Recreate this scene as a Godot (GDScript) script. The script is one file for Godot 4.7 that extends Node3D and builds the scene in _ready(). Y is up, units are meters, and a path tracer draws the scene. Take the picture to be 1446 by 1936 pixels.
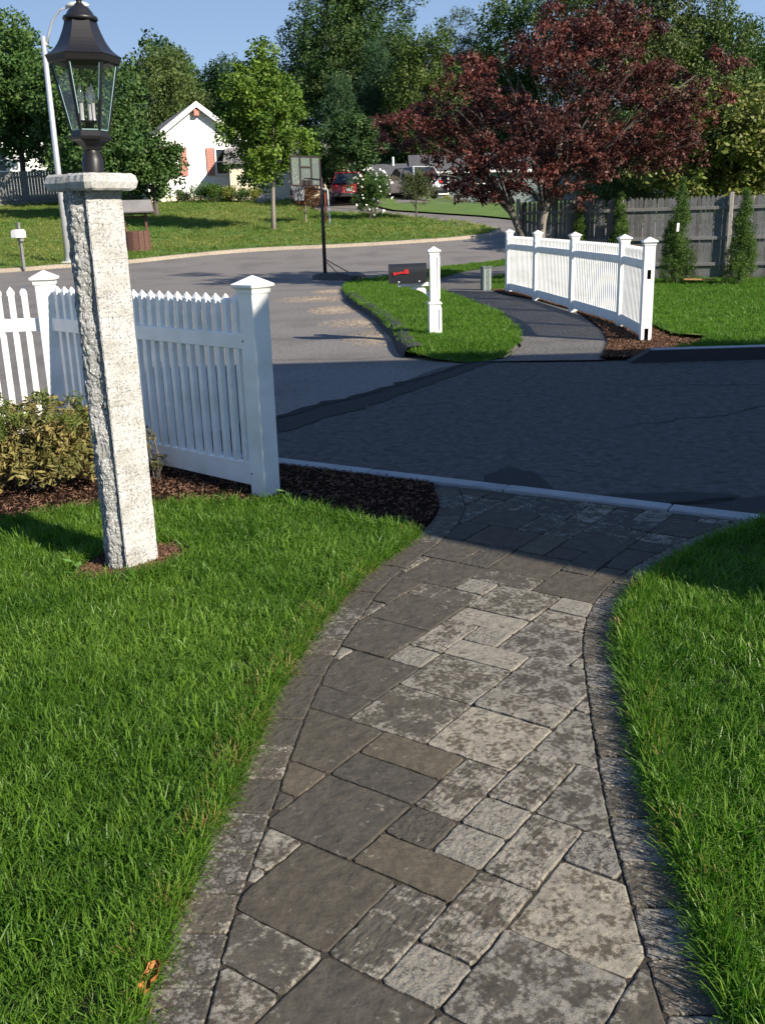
extends Node3D
# A front walk of tumbled pavers, a granite lamp post, white picket fences and a suburban street on a clear late-summer morning.

var rng := RandomNumberGenerator.new()
var M := {}
var taken := {}

# ---------------------------------------------------------------- helpers: naming
func numbered(called: String) -> String:
	if not taken.has(called):
		taken[called] = 0
		return called
	taken[called] += 1
	return "%s_%03d" % [called, taken[called]]

func tag(o: Node3D, label: String, category: String, group := "") -> Node3D:
	o.set_meta("label", label)
	o.set_meta("category", category)
	if group:
		o.set_meta("group", group)
	return o

func thing(called: String, label: String, category: String, at := Vector3.ZERO, turn := 0.0, group := "") -> Node3D:
	var o := Node3D.new()
	o.name = numbered(called)
	add_child(o)
	o.position = at
	o.rotation.y = turn
	return tag(o, label, category, group)

func part(called: String, mesh: Mesh, m: Material, parent: Node3D) -> MeshInstance3D:
	var o := MeshInstance3D.new()
	var own: Dictionary = parent.get_meta("kids") if parent.has_meta("kids") else {}
	var n: int = own.get(called, 0)
	own[called] = n + 1
	parent.set_meta("kids", own)
	o.name = called if n == 0 else "%s_%03d" % [called, n]
	o.mesh = mesh
	o.material_override = m
	parent.add_child(o)
	return o

func struct(called: String, mesh: Mesh, m: Material) -> MeshInstance3D:
	var o := MeshInstance3D.new()
	o.name = numbered(called)
	o.mesh = mesh
	o.material_override = m
	add_child(o)
	o.set_meta("kind", "structure")
	return o

func scatter(called: String, mesh: Mesh, m: Material, xf: Array, colors: Array, parent: Node3D = self) -> MultiMeshInstance3D:
	var mm := MultiMesh.new()
	mm.transform_format = MultiMesh.TRANSFORM_3D
	mm.use_colors = true
	mm.mesh = mesh
	mm.instance_count = xf.size()
	for i in xf.size():
		mm.set_instance_transform(i, xf[i])
		mm.set_instance_color(i, colors[i])
	var o := MultiMeshInstance3D.new()
	o.multimesh = mm
	o.material_override = m
	o.name = called if parent != self else numbered(called)
	parent.add_child(o, true)
	o.set_meta("kind", "stuff")
	return o

func S(r: float, g: float, b: float) -> Color:      # a real-world (linear) colour for albedo_color
	return Color(r, g, b).linear_to_srgb()

# ---------------------------------------------------------------- helpers: meshes
func mb(smooth := false) -> SurfaceTool:
	var st := SurfaceTool.new()
	st.begin(Mesh.PRIMITIVE_TRIANGLES)
	st.set_smooth_group(0 if smooth else -1)
	return st

func done(st: SurfaceTool) -> ArrayMesh:
	st.generate_normals()
	return st.commit()

func poly(st: SurfaceTool, pts: Array, o: Vector3) -> void:      # a flat convex face turned away from o
	var n: Vector3 = (pts[1] - pts[0]).cross(pts[2] - pts[0])
	var c := Vector3.ZERO
	for p in pts:
		c += p
	c /= pts.size()
	if n.dot(c - o) < 0.0:
		pts = pts.duplicate()
		pts.reverse()
	for i in range(1, pts.size() - 1):
		st.add_vertex(pts[0])
		st.add_vertex(pts[i + 1])
		st.add_vertex(pts[i])

func hexa(st: SurfaceTool, p: Array) -> void:      # p: four below, four above, both going round
	var o := Vector3.ZERO
	for v in p:
		o += v / 8.0
	poly(st, [p[0], p[1], p[2], p[3]], o)
	poly(st, [p[4], p[5], p[6], p[7]], o)
	for i in 4:
		var j := (i + 1) % 4
		poly(st, [p[i], p[j], p[4 + j], p[4 + i]], o)

func cbox(st: SurfaceTool, c: Vector3, size: Vector3, ch := 0.0, b := Basis.IDENTITY) -> void:
	var h := size / 2.0
	if ch <= 0.0:
		var q := []
		for y in [-1, 1]:
			for s in [[-1, -1], [1, -1], [1, 1], [-1, 1]]:
				q.append(c + b * Vector3(s[0] * h.x, y * h.y, s[1] * h.z))
		hexa(st, q)
		return
	var k := func(sx, sy, sz, ax): # the corner's point on the face across axis ax
		var v := Vector3(sx * (h.x - ch), sy * (h.y - ch), sz * (h.z - ch))
		v[ax] = [sx, sy, sz][ax] * h[ax]
		return c + b * v
	for ax in 3:
		var a1 := (ax + 1) % 3
		var a2 := (ax + 2) % 3
		for s in [-1, 1]:
			var f := []
			for t in [[-1, -1], [1, -1], [1, 1], [-1, 1]]:
				var sg := [0, 0, 0]
				sg[ax] = s
				sg[a1] = t[0]
				sg[a2] = t[1]
				f.append(k.call(sg[0], sg[1], sg[2], ax))
			poly(st, f, c)
			for t in [-1, 1]:
				var sg := [0, 0, 0]
				sg[a1] = s
				sg[a2] = t
				var g := []
				for e in [[-1, a1], [1, a1], [1, a2], [-1, a2]]:
					sg[ax] = e[0]
					g.append(k.call(sg[0], sg[1], sg[2], e[1]))
				poly(st, g, c)
	for sx in [-1, 1]:
		for sy in [-1, 1]:
			for sz in [-1, 1]:
				poly(st, [k.call(sx, sy, sz, 0), k.call(sx, sy, sz, 1), k.call(sx, sy, sz, 2)], c)

func boxmesh(c: Vector3, size: Vector3, ch := 0.0, b := Basis.IDENTITY) -> ArrayMesh:
	var st := mb()
	cbox(st, c, size, ch, b)
	return done(st)

func tube(st: SurfaceTool, pts: Array, radii: Array, sides := 8) -> void:
	var rings := []
	for i in pts.size():
		var d: Vector3 = (pts[mini(i + 1, pts.size() - 1)] - pts[maxi(i - 1, 0)]).normalized()
		var x := d.cross(Vector3(0.31, 0.2, 0.93)).normalized()
		var y := d.cross(x)
		var r := []
		for k in sides:
			var a := TAU * k / sides
			r.append(pts[i] + (x * cos(a) + y * sin(a)) * radii[i])
		rings.append(r)
	for i in pts.size() - 1:
		for k in sides:
			var j := (k + 1) % sides
			poly(st, [rings[i][k], rings[i][j], rings[i + 1][j], rings[i + 1][k]], (pts[i] + pts[i + 1]) / 2.0)
	poly(st, rings[0], pts[1])
	poly(st, rings[-1], pts[-2])

func lathe(st: SurfaceTool, prof: Array, sides := 16, at := Vector3.ZERO, turn := 0.0) -> void:   # prof: Vector2(radius, height), going up
	for i in prof.size() - 1:
		for k in sides:
			var a0 := TAU * k / sides + turn
			var a1 := TAU * (k + 1) / sides + turn
			var f := []
			for e in [[prof[i], a0], [prof[i], a1], [prof[i + 1], a1], [prof[i + 1], a0]]:
				f.append(at + Vector3(cos(e[1]) * e[0].x, e[0].y, sin(e[1]) * e[0].x))
			var am := (a0 + a1) / 2.0
			var dr: float = prof[i + 1].x - prof[i].x
			var dh: float = prof[i + 1].y - prof[i].y
			var nn := Vector3(cos(am) * dh, -dr, sin(am) * dh)
			var mid := at + Vector3(cos(am) * (prof[i].x + prof[i + 1].x) / 2, (prof[i].y + prof[i + 1].y) / 2, sin(am) * (prof[i].x + prof[i + 1].x) / 2)
			if prof[i].x < 1e-4:
				f.remove_at(0)
			elif prof[i + 1].x < 1e-4:
				f.remove_at(3)
			poly(st, f, mid - nn)

func sheet(pl: PackedVector2Array, cell: float, yf: Callable) -> ArrayMesh:   # a sheet over the outline pl (x, z), cut into cells and laid on the height yf
	var st := mb(true)
	var r := Rect2(pl[0], Vector2.ZERO)
	for p in pl:
		r = r.expand(p)
	var x := r.position.x
	while x < r.end.x:
		var z := r.position.y
		while z < r.end.y:
			var q := PackedVector2Array([Vector2(x, z), Vector2(x + cell, z), Vector2(x + cell, z + cell), Vector2(x, z + cell)])
			for piece in Geometry2D.intersect_polygons(q, pl):
				var t := Geometry2D.triangulate_polygon(piece)
				for k in range(0, t.size(), 3):
					var v := []
					for e in 3:
						var p: Vector2 = piece[t[k + e]]
						v.append(Vector3(p.x, yf.call(p.x, p.y), p.y))
					poly(st, v, Vector3(v[0].x, -1e4, v[0].z))
			z += cell
		x += cell
	return done(st)

func hullmesh(pl: PackedVector2Array, y0: float, y1: float) -> ArrayMesh:
	var st := mb()
	var c := Vector2.ZERO
	for p in pl:
		c += p / pl.size()
	var o := Vector3(c.x, (y0 + y1) / 2, c.y)
	var t := Geometry2D.triangulate_polygon(pl)
	for k in range(0, t.size(), 3):
		poly(st, [Vector3(pl[t[k]].x, y1, pl[t[k]].y), Vector3(pl[t[k + 1]].x, y1, pl[t[k + 1]].y), Vector3(pl[t[k + 2]].x, y1, pl[t[k + 2]].y)], o - Vector3(0, 9, 0))
	for i in pl.size():
		var a := pl[i]
		var b := pl[(i + 1) % pl.size()]
		poly(st, [Vector3(a.x, y0, a.y), Vector3(b.x, y0, b.y), Vector3(b.x, y1, b.y), Vector3(a.x, y1, a.y)], o)
	return done(st)

func V2(list: Array) -> PackedVector2Array:
	var r := PackedVector2Array()
	for i in range(0, list.size(), 2):
		r.append(Vector2(list[i], list[i + 1]))
	return r

func curve(list: Array, n := 6) -> PackedVector2Array:      # a smooth line through the points
	var p := V2(list)
	var r := PackedVector2Array()
	for i in p.size() - 1:
		for k in n:
			r.append(p[i].cubic_interpolate(p[i + 1], p[maxi(i - 1, 0)], p[mini(i + 2, p.size() - 1)], float(k) / n))
	r.append(p[-1])
	return r

func offset(line: PackedVector2Array, d: float) -> PackedVector2Array:      # the line moved sideways, to its left for d > 0 (seen from above with z downwards)
	var r := PackedVector2Array()
	for i in line.size():
		var t := (line[mini(i + 1, line.size() - 1)] - line[maxi(i - 1, 0)]).normalized()
		r.append(line[i] + Vector2(t.y, -t.x) * d)
	return r

# ---------------------------------------------------------------- helpers: land
func soft(x: float, w: float) -> float:
	return x if x > 20.0 * w else w * log(1.0 + exp(x / w))

func land(x: float, z: float) -> float:      # level here, rising beyond the street, less so at the right
	var up := soft(-z - 32.0, 1.5)
	return 0.1 * lerpf(up - soft(-z - 76.0, 4.0), up - soft(-z - 52.5, 1.5), smoothstep(1.0, 5.0, x))

func on_land(add: float) -> Callable:
	return func(x, z): return land(x, z) + add

# ---------------------------------------------------------------- helpers: materials
func noise_data(seed_: int, freq: float, size: int, octaves := 4, type := FastNoiseLite.TYPE_SIMPLEX_SMOOTH) -> PackedByteArray:
	var n := FastNoiseLite.new()
	n.seed = seed_
	n.noise_type = type
	n.frequency = freq
	n.fractal_octaves = octaves
	if type == FastNoiseLite.TYPE_CELLULAR:      # mineral grains: one value to a cell
		n.fractal_type = FastNoiseLite.FRACTAL_NONE
		n.cellular_return_type = FastNoiseLite.RETURN_CELL_VALUE
		n.cellular_jitter = 1.0
	var im := n.get_seamless_image(size, size, false, false, 0.2)
	im.convert(Image.FORMAT_L8)
	return im.get_data()

func ramp_tex(seed_: int, freq: float, size: int, stops: Array, octaves := 4, type := FastNoiseLite.TYPE_SIMPLEX_SMOOTH) -> ImageTexture:   # stops: [offset, linear colour] ...
	var d := noise_data(seed_, freq, size, octaves, type)
	var table := []
	for i in 256:
		var v := i / 255.0
		var c: Color = stops[0][1]
		for k in stops.size() - 1:
			if v >= stops[k][0]:
				c = stops[k][1].lerp(stops[k + 1][1], clampf((v - stops[k][0]) / (stops[k + 1][0] - stops[k][0]), 0, 1))
		c = c.linear_to_srgb()
		table.append([int(c.r * 255), int(c.g * 255), int(c.b * 255)])
	var out := PackedByteArray()
	out.resize(d.size() * 3)
	for i in d.size():
		var t: Array = table[d[i]]
		out[i * 3] = t[0]
		out[i * 3 + 1] = t[1]
		out[i * 3 + 2] = t[2]
	return ImageTexture.create_from_image(Image.create_from_data(size, size, false, Image.FORMAT_RGB8, out))

func grey_tex(seed_: int, freq: float, size: int, octaves := 4, type := FastNoiseLite.TYPE_SIMPLEX_SMOOTH) -> ImageTexture:
	return ImageTexture.create_from_image(Image.create_from_data(size, size, false, Image.FORMAT_L8, noise_data(seed_, freq, size, octaves, type)))

func mat(color: Color, rough := 0.8, metal := 0.0) -> StandardMaterial3D:
	var m := StandardMaterial3D.new()
	m.albedo_color = color
	m.roughness = rough
	m.metallic = metal
	return m

func surf(tex: Texture2D, tile: float, rough := 0.9, bump: Texture2D = null, bump_cm := 0.0, in_world := true) -> StandardMaterial3D:
	var m := mat(Color.WHITE, rough)
	m.albedo_texture = tex
	m.uv1_triplanar = true
	m.uv1_world_triplanar = in_world
	m.uv1_scale = Vector3.ONE / tile
	if bump:
		m.heightmap_enabled = true
		m.heightmap_texture = bump
		m.heightmap_scale = bump_cm
	return m

func mottled(m: StandardMaterial3D, tex: Texture2D, tile: float, in_world := true) -> StandardMaterial3D:   # a second, larger pattern multiplied in
	m.detail_enabled = true
	m.detail_albedo = tex
	m.detail_blend_mode = BaseMaterial3D.BLEND_MODE_MUL
	m.detail_uv_layer = BaseMaterial3D.DETAIL_UV_2
	m.uv2_triplanar = true
	m.uv2_world_triplanar = in_world
	m.uv2_scale = Vector3.ONE / tile
	return m

func leafy(back: Color, rough := 0.55) -> StandardMaterial3D:
	var m := mat(Color.WHITE, rough)
	m.vertex_color_use_as_albedo = true
	m.backlight_enabled = true
	m.backlight = back
	m.cull_mode = BaseMaterial3D.CULL_DISABLED
	m.metallic_specular = 0.35
	return m

func grey(v: float) -> Color:
	return Color(v, v, v)

# Tumbled concrete paver, 0..1 over the stone: dark grey-brown with whitish bloom in patches, more along the edges.
func paver_tex(w: int, h: int, seed_: int, cover: float, rim: float, warm: float) -> ImageTexture:
	var big := maxi(w, h)
	var patch := noise_data(seed_, 3.2 / big, big, 6)
	var patch2 := noise_data(seed_ + 5, 13.0 / big, big, 5)
	var grain := noise_data(seed_ + 9, 0.16, big, 3)
	var cloud := noise_data(seed_ + 13, 3.0 / big, big, 3)
	var out := PackedByteArray()
	out.resize(w * h * 3)
	var dark := Color(0.094, 0.081, 0.06).lerp(Color(0.074, 0.069, 0.061), 1.0 - warm)
	var pale := Color(0.272, 0.252, 0.21)
	for y in h:
		for x in w:
			var i := y * big + x
			var e := minf(minf(x, w - 1 - x), minf(y, h - 1 - y)) / float(mini(w, h))
			var g := grain[i] / 255.0
			var v := patch[i] / 255.0 * 0.42 + patch2[i] / 255.0 * 0.4 + g * 0.18 + rim * maxf(0.0, 0.16 - e)
			var k := smoothstep(1.0 - cover - 0.09, 1.0 - cover + 0.12, v) * (0.55 + 0.5 * g)
			var c := dark.lerp(pale, k) * (0.5 + 0.42 * cloud[i] / 255.0 + 0.26 * patch2[i] / 255.0 + 0.38 * g)
			c = c.linear_to_srgb()
			var o := (y * w + x) * 3
			out[o] = clampi(int(c.r * 255), 0, 255)
			out[o + 1] = clampi(int(c.g * 255), 0, 255)
			out[o + 2] = clampi(int(c.b * 255), 0, 255)
	return ImageTexture.create_from_image(Image.create_from_data(w, h, false, Image.FORMAT_RGB8, out))

func make_materials() -> void:
	var big_mottle := ramp_tex(71, 0.008, 512, [[0.1, grey(0.72)], [0.5, grey(0.95)], [0.9, grey(1.0)]], 5)
	var fine := grey_tex(3, 0.11, 512, 4)
	var grit := grey_tex(4, 0.3, 512, 2)
	M.grit = grit
	M.fine = fine
	M.asphalt = mottled(surf(ramp_tex(11, 0.035, 1024, [[0.2, Color(0.128, 0.116, 0.105)], [0.5, Color(0.162, 0.147, 0.134)], [0.8, Color(0.205, 0.187, 0.172)]], 7), 2.6, 0.92, grit, 0.5), big_mottle, 7.0)
	M.new_asphalt = mottled(surf(ramp_tex(12, 0.035, 1024, [[0.2, Color(0.08, 0.077, 0.073)], [0.5, Color(0.102, 0.097, 0.091)], [0.8, Color(0.13, 0.123, 0.115)]], 7), 3.1, 0.85, grit, 0.5), big_mottle, 3.0)
	M.new_asphalt.detail_albedo = ramp_tex(73, 0.03, 512, [[0.15, grey(0.76)], [0.42, grey(0.91)], [0.55, grey(0.96)], [0.85, grey(1.0)]], 6)
	M.walk_asphalt = mottled(surf(ramp_tex(13, 0.05, 512, [[0.25, Color(0.07, 0.065, 0.06)], [0.5, Color(0.118, 0.109, 0.1)], [0.75, Color(0.18, 0.167, 0.154)]], 6), 1.3, 0.9, grit, 0.6), big_mottle, 2.5)
	M.sealer = surf(ramp_tex(14, 0.1, 256, [[0.2, Color(0.03, 0.03, 0.03)], [0.8, Color(0.058, 0.056, 0.054)]], 4), 0.7, 0.6, grit, 0.3)
	M.damp = surf(ramp_tex(15, 0.2, 256, [[0.2, Color(0.044, 0.043, 0.042)], [0.8, Color(0.07, 0.067, 0.064)]], 4), 0.7, 0.6, grit, 0.3)
	for e in [M.damp, M.sealer, M.new_asphalt]:
		e.metallic_specular = 0.15
		e.roughness = 0.95
	M.sand = surf(ramp_tex(16, 0.06, 512, [[0.2, Color(0.24, 0.19, 0.14)], [0.8, Color(0.42, 0.34, 0.26)]], 5), 1.2, 0.95, grit, 0.3)
	M.curb_sand = mottled(surf(ramp_tex(17, 0.05, 512, [[0.2, Color(0.2, 0.165, 0.125)], [0.5, Color(0.33, 0.275, 0.21)], [0.85, Color(0.44, 0.375, 0.29)]], 5), 1.6, 0.95, grit, 0.6), big_mottle, 6.0)
	M.black_curb = surf(ramp_tex(18, 0.12, 256, [[0.2, Color(0.02, 0.02, 0.022)], [0.6, Color(0.038, 0.037, 0.038)], [0.9, Color(0.07, 0.068, 0.066)]], 4), 0.5, 0.85, grit, 0.9)
	M.soil = surf(ramp_tex(19, 0.06, 512, [[0.2, Color(0.024, 0.02, 0.012)], [0.6, Color(0.045, 0.05, 0.018)], [0.9, Color(0.06, 0.085, 0.022)]], 5), 0.8, 0.95)
	M.lawn = mottled(surf(ramp_tex(20, 0.11, 512, [[0.15, Color(0.05, 0.095, 0.015)], [0.5, Color(0.1, 0.165, 0.026)], [0.85, Color(0.16, 0.22, 0.045)]], 4), 1.4, 0.95, fine, 2.0), ramp_tex(72, 0.012, 512, [[0.2, Color(0.7, 0.85, 0.65)], [0.5, Color(0.9, 1.0, 0.85)], [0.8, Color(1.0, 0.92, 0.9)]], 5), 9.0)
	M.land = mottled(surf(ramp_tex(21, 0.1, 256, [[0.2, Color(0.04, 0.07, 0.015)], [0.8, Color(0.09, 0.13, 0.03)]], 4), 2.5, 0.95), big_mottle, 20.0)
	M.bark_mulch = surf(ramp_tex(22, 0.09, 512, [[0.2, Color(0.012, 0.008, 0.006)], [0.6, Color(0.035, 0.02, 0.014)], [0.9, Color(0.07, 0.04, 0.026)]], 4), 0.5, 0.95, fine, 2.0)
	M.chip = mat(Color.WHITE, 0.9)
	M.chip.vertex_color_use_as_albedo = true
	M.chip.metallic_specular = 0.1
	M.bark_mulch.metallic_specular = 0.1
	M.joint = surf(ramp_tex(23, 0.16, 256, [[0.2, Color(0.018, 0.014, 0.009)], [0.8, Color(0.085, 0.066, 0.045)]], 4), 0.25, 0.95, grit, 0.6)
	M.vinyl = mottled(mat(S(0.85, 0.845, 0.82), 0.38), ramp_tex(24, 0.02, 256, [[0.15, Color(0.84, 0.85, 0.8)], [0.45, grey(0.96)], [0.7, grey(1.0)]], 5), 1.2)
	M.hole = mat(S(0.03, 0.025, 0.02), 0.9)
	M.screw = mat(S(0.12, 0.16, 0.12), 0.5, 0.6)
	# granite: speckled grey with black and buff grains
	var gs := ramp_tex(25, 0.17, 512, [[0.0, Color(0.05, 0.05, 0.052)], [0.055, Color(0.08, 0.08, 0.082)], [0.06, Color(0.2, 0.198, 0.195)], [0.2, Color(0.28, 0.278, 0.272)], [0.21, Color(0.38, 0.378, 0.37)], [0.8, Color(0.46, 0.457, 0.445)], [0.81, Color(0.41, 0.39, 0.355)], [0.93, Color(0.45, 0.43, 0.395)], [0.94, Color(0.64, 0.64, 0.63)], [1.0, Color(0.7, 0.7, 0.69)]], 1, FastNoiseLite.TYPE_CELLULAR)
	M.granite = mottled(surf(gs, 0.4, 0.8, grit, 0.05, false), ramp_tex(26, 0.012, 256, [[0.2, Color(0.78, 0.77, 0.73)], [0.6, grey(1.0)]], 5), 0.5, false)
	var gr := ramp_tex(27, 0.17, 512, [[0.0, Color(0.05, 0.05, 0.052)], [0.1, Color(0.08, 0.08, 0.082)], [0.11, Color(0.19, 0.19, 0.19)], [0.4, Color(0.26, 0.26, 0.255)], [0.41, Color(0.25, 0.248, 0.243)], [0.85, Color(0.32, 0.317, 0.31)], [0.86, Color(0.6, 0.6, 0.59)], [1.0, Color(0.66, 0.66, 0.65)]], 1, FastNoiseLite.TYPE_CELLULAR)  # split face: rough stone, its shading from the sun painted in as darker tone
	M.granite_rough_shaded = mottled(surf(gr, 0.42, 0.55, grit, 0.5, false), ramp_tex(26, 0.02, 256, [[0.2, Color(0.7, 0.72, 0.7)], [0.7, grey(1.0)]], 4), 0.5, false)
	M.edging = mottled(surf(ramp_tex(28, 0.25, 256, [[0.2, Color(0.24, 0.25, 0.26)], [0.5, Color(0.36, 0.37, 0.38)], [0.85, Color(0.46, 0.47, 0.48)]], 3), 0.4, 0.8, grit, 0.3), big_mottle, 1.5)
	M.black = mat(S(0.012, 0.011, 0.012), 0.42, 0.0)
	M.black.metallic_specular = 0.45
	M.iron = mat(S(0.02, 0.012, 0.011), 0.55, 0.1)
	M.plastic = mottled(mat(S(0.016, 0.016, 0.018), 0.5), big_mottle, 0.8)
	M.glass = mat(Color(0.1, 0.16, 0.17, 0.05), 0.03)
	M.glass.transparency = BaseMaterial3D.TRANSPARENCY_ALPHA
	M.glass_edge = mat(S(0.36, 0.56, 0.58), 0.15)
	M.bulb = mat(Color(0.6, 0.65, 0.65, 0.1), 0.03)
	M.bulb.transparency = BaseMaterial3D.TRANSPARENCY_ALPHA
	M.candle = mat(S(0.5, 0.5, 0.48), 0.25, 0.4)
	M.acrylic = mat(Color(0.5, 0.55, 0.53, 0.3), 0.5)
	M.acrylic.transparency = BaseMaterial3D.TRANSPARENCY_ALPHA
	M.alu = mottled(mat(S(0.62, 0.63, 0.65), 0.42, 0.55), big_mottle, 0.6)
	M.lamp_head = mat(S(0.5, 0.5, 0.48), 0.5)
	M.white_paint = mat(S(0.76, 0.76, 0.74), 0.5)
	M.red = mat(S(0.46, 0.022, 0.02), 0.4)
	M.rim_orange = mat(S(0.45, 0.1, 0.03), 0.5)
	M.cord = mat(S(0.6, 0.6, 0.58), 0.9)
	M.grey_wood = mottled(surf(ramp_tex(29, 0.05, 256, [[0.2, Color(0.125, 0.122, 0.12)], [0.5, Color(0.2, 0.195, 0.19)], [0.85, Color(0.29, 0.285, 0.278)]], 5), 0.5, 0.92, fine, 0.4, false), big_mottle, 2.0)
	M.grey_wood.uv1_scale = Vector3(6, 0.7, 6)
	M.pale_wood = surf(ramp_tex(30, 0.05, 256, [[0.2, Color(0.28, 0.25, 0.22)], [0.85, Color(0.46, 0.43, 0.39)]], 5), 0.5, 0.92, fine, 0.3, false)
	M.red_wood = surf(ramp_tex(31, 0.06, 256, [[0.2, Color(0.06, 0.026, 0.019)], [0.5, Color(0.11, 0.052, 0.038)], [0.85, Color(0.17, 0.09, 0.066)]], 5), 0.5, 0.85, fine, 0.4, false)
	M.red_wood.uv1_scale = Vector3(5, 0.8, 5)
	M.orange_wood = surf(ramp_tex(32, 0.06, 256, [[0.2, Color(0.3, 0.14, 0.05)], [0.85, Color(0.46, 0.24, 0.1)]], 4), 0.5, 0.8, fine, 0.2, false)
	M.shingle = mottled(surf(ramp_tex(33, 0.22, 256, [[0.2, Color(0.13, 0.12, 0.12)], [0.5, Color(0.2, 0.19, 0.185)], [0.85, Color(0.28, 0.265, 0.26)]], 3), 1.4, 0.95, grit, 1.0, false), big_mottle, 3.0, false)
	M.white_siding = mat(S(0.8, 0.8, 0.77), 0.6)
	M.cream_siding = mat(S(0.66, 0.58, 0.44), 0.7)
	M.grey_siding = mat(S(0.15, 0.185, 0.185), 0.7)
	M.dark_shingle = mottled(surf(ramp_tex(37, 0.22, 256, [[0.2, Color(0.05, 0.05, 0.055)], [0.5, Color(0.085, 0.085, 0.09)], [0.85, Color(0.13, 0.13, 0.135)]], 3), 1.4, 0.95, grit, 1.0, false), big_mottle, 3.0, false)
	M.salmon = mat(S(0.4, 0.175, 0.135), 0.6)
	M.pane = mat(S(0.02, 0.026, 0.03), 0.06)
	M.bark = surf(ramp_tex(34, 0.07, 256, [[0.2, Color(0.05, 0.042, 0.035)], [0.6, Color(0.12, 0.105, 0.09)], [0.9, Color(0.2, 0.18, 0.155)]], 5), 0.6, 0.95, fine, 1.5, false)
	M.pale_bark = surf(ramp_tex(35, 0.07, 256, [[0.2, Color(0.14, 0.12, 0.1)], [0.6, Color(0.26, 0.225, 0.19)], [0.9, Color(0.36, 0.32, 0.27)]], 5), 0.5, 0.95, fine, 1.0, false)
	M.leaf = leafy(Color(0.45, 0.62, 0.2))
	M.leaf_red = leafy(Color(0.5, 0.16, 0.12), 0.5)
	M.needle = leafy(Color(0.25, 0.34, 0.16), 0.6)
	M.blade = leafy(Color(0.6, 0.9, 0.24), 0.42)
	M.petal = mat(S(0.78, 0.76, 0.72), 0.7)
	M.dry_leaf = leafy(Color(0.5, 0.3, 0.12), 0.6)
	M.pedestal = mottled(mat(S(0.13, 0.155, 0.145), 0.55), big_mottle, 0.5)
	M.pedestal_pale = mat(S(0.3, 0.35, 0.32), 0.5)
	M.car_red = mat(S(0.3, 0.013, 0.013), 0.25)
	M.car_red.clearcoat_enabled = true
	M.car_red.clearcoat = 0.8
	M.car_silver = mat(S(0.4, 0.42, 0.46), 0.35, 0.1)
	M.rubber = mat(S(0.015, 0.015, 0.016), 0.8)
	M.tail = mat(S(0.45, 0.02, 0.02), 0.2)
	M.plate = mat(S(0.7, 0.7, 0.72), 0.4)
	M.rock = surf(ramp_tex(36, 0.05, 256, [[0.2, Color(0.2, 0.17, 0.14)], [0.85, Color(0.42, 0.37, 0.31)]], 4), 0.7, 0.9, fine, 2.0, false)
	M.tag_white = mat(S(0.8, 0.8, 0.8), 0.6)
	# pavers: square, long and small stones in five looks, from dark to pale
	M.sq = []
	M.rect = []
	M.small = []
	var pb := grey_tex(40, 0.02, 256, 5)
	for k in 5:
		for rep in 2:
			var cover: float = [0.25, 0.37, 0.48, 0.545, 0.68][k]
			var rim: float = [0.1, 0.75, 0.5, 0.45, 0.15][k]
			var wm := rng.randf_range(0.35, 1.0)
			for kind in 3:
				if rep == 1 and kind == 2:
					continue
				var m := mat(Color.WHITE, 0.88)
				m.albedo_texture = paver_tex([384, 384, 192][kind], [384, 192, 192][kind], 100 + k * 20 + rep * 7 + kind * 331, cover, rim, wm)
				m.albedo_color = Color(1, 0.985, 0.96).lerp(Color(0.86, 0.86, 0.87), rng.randf())
				m.heightmap_enabled = true
				m.heightmap_texture = pb
				m.heightmap_scale = 0.4
				m.metallic_specular = 0.3
				[M.sq, M.rect, M.small][kind].append(m)

# ---------------------------------------------------------------- plants
func grass_clump(seed_: int, blades: int, height: float, spread: float, width: float, lean := 0.5) -> ArrayMesh:
	var r := RandomNumberGenerator.new()
	r.seed = seed_
	var st := mb(false)
	for b in blades:
		var a := r.randf() * TAU
		var rad := spread * sqrt(r.randf())
		var p := Vector3(cos(a) * rad, -0.006, sin(a) * rad)
		var h := height * r.randf_range(0.45, 1.1)
		var dir := r.randf() * TAU
		var out := Vector3(cos(dir), 0, sin(dir))
		var l := h * lean * r.randf_range(0.1, 1.5)
		var face := r.randf() * TAU
		var side := Vector3(cos(face), 0, sin(face)) * width * r.randf_range(0.7, 1.2) / 2.0
		var c := r.randf()
		st.set_color(Color(0.86 + 0.5 * c * c, 0.9 + 0.25 * c, 0.8 + 0.4 * c * r.randf()) if c < 0.94 else Color(2.2, 1.35, 2.4) if c < 0.985 else Color(3.0, 1.5, 4.0))
		var q1 := p + Vector3.UP * h * 0.5 + out * l * 0.25
		var q2 := p + Vector3.UP * h * 0.85 + out * l * 0.65
		var q3 := p + Vector3.UP * (h - l * 0.25) + out * l * 1.15
		for f in [[p - side, p + side, q1 + side], [p - side, q1 + side, q1 - side], [q1 - side, q1 + side, q2 + side * 0.7], [q1 - side, q2 + side * 0.7, q2 - side * 0.7], [q2 - side * 0.7, q2 + side * 0.7, q3]]:
			for v in f:
				st.add_vertex(v)
	return done(st)

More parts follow.
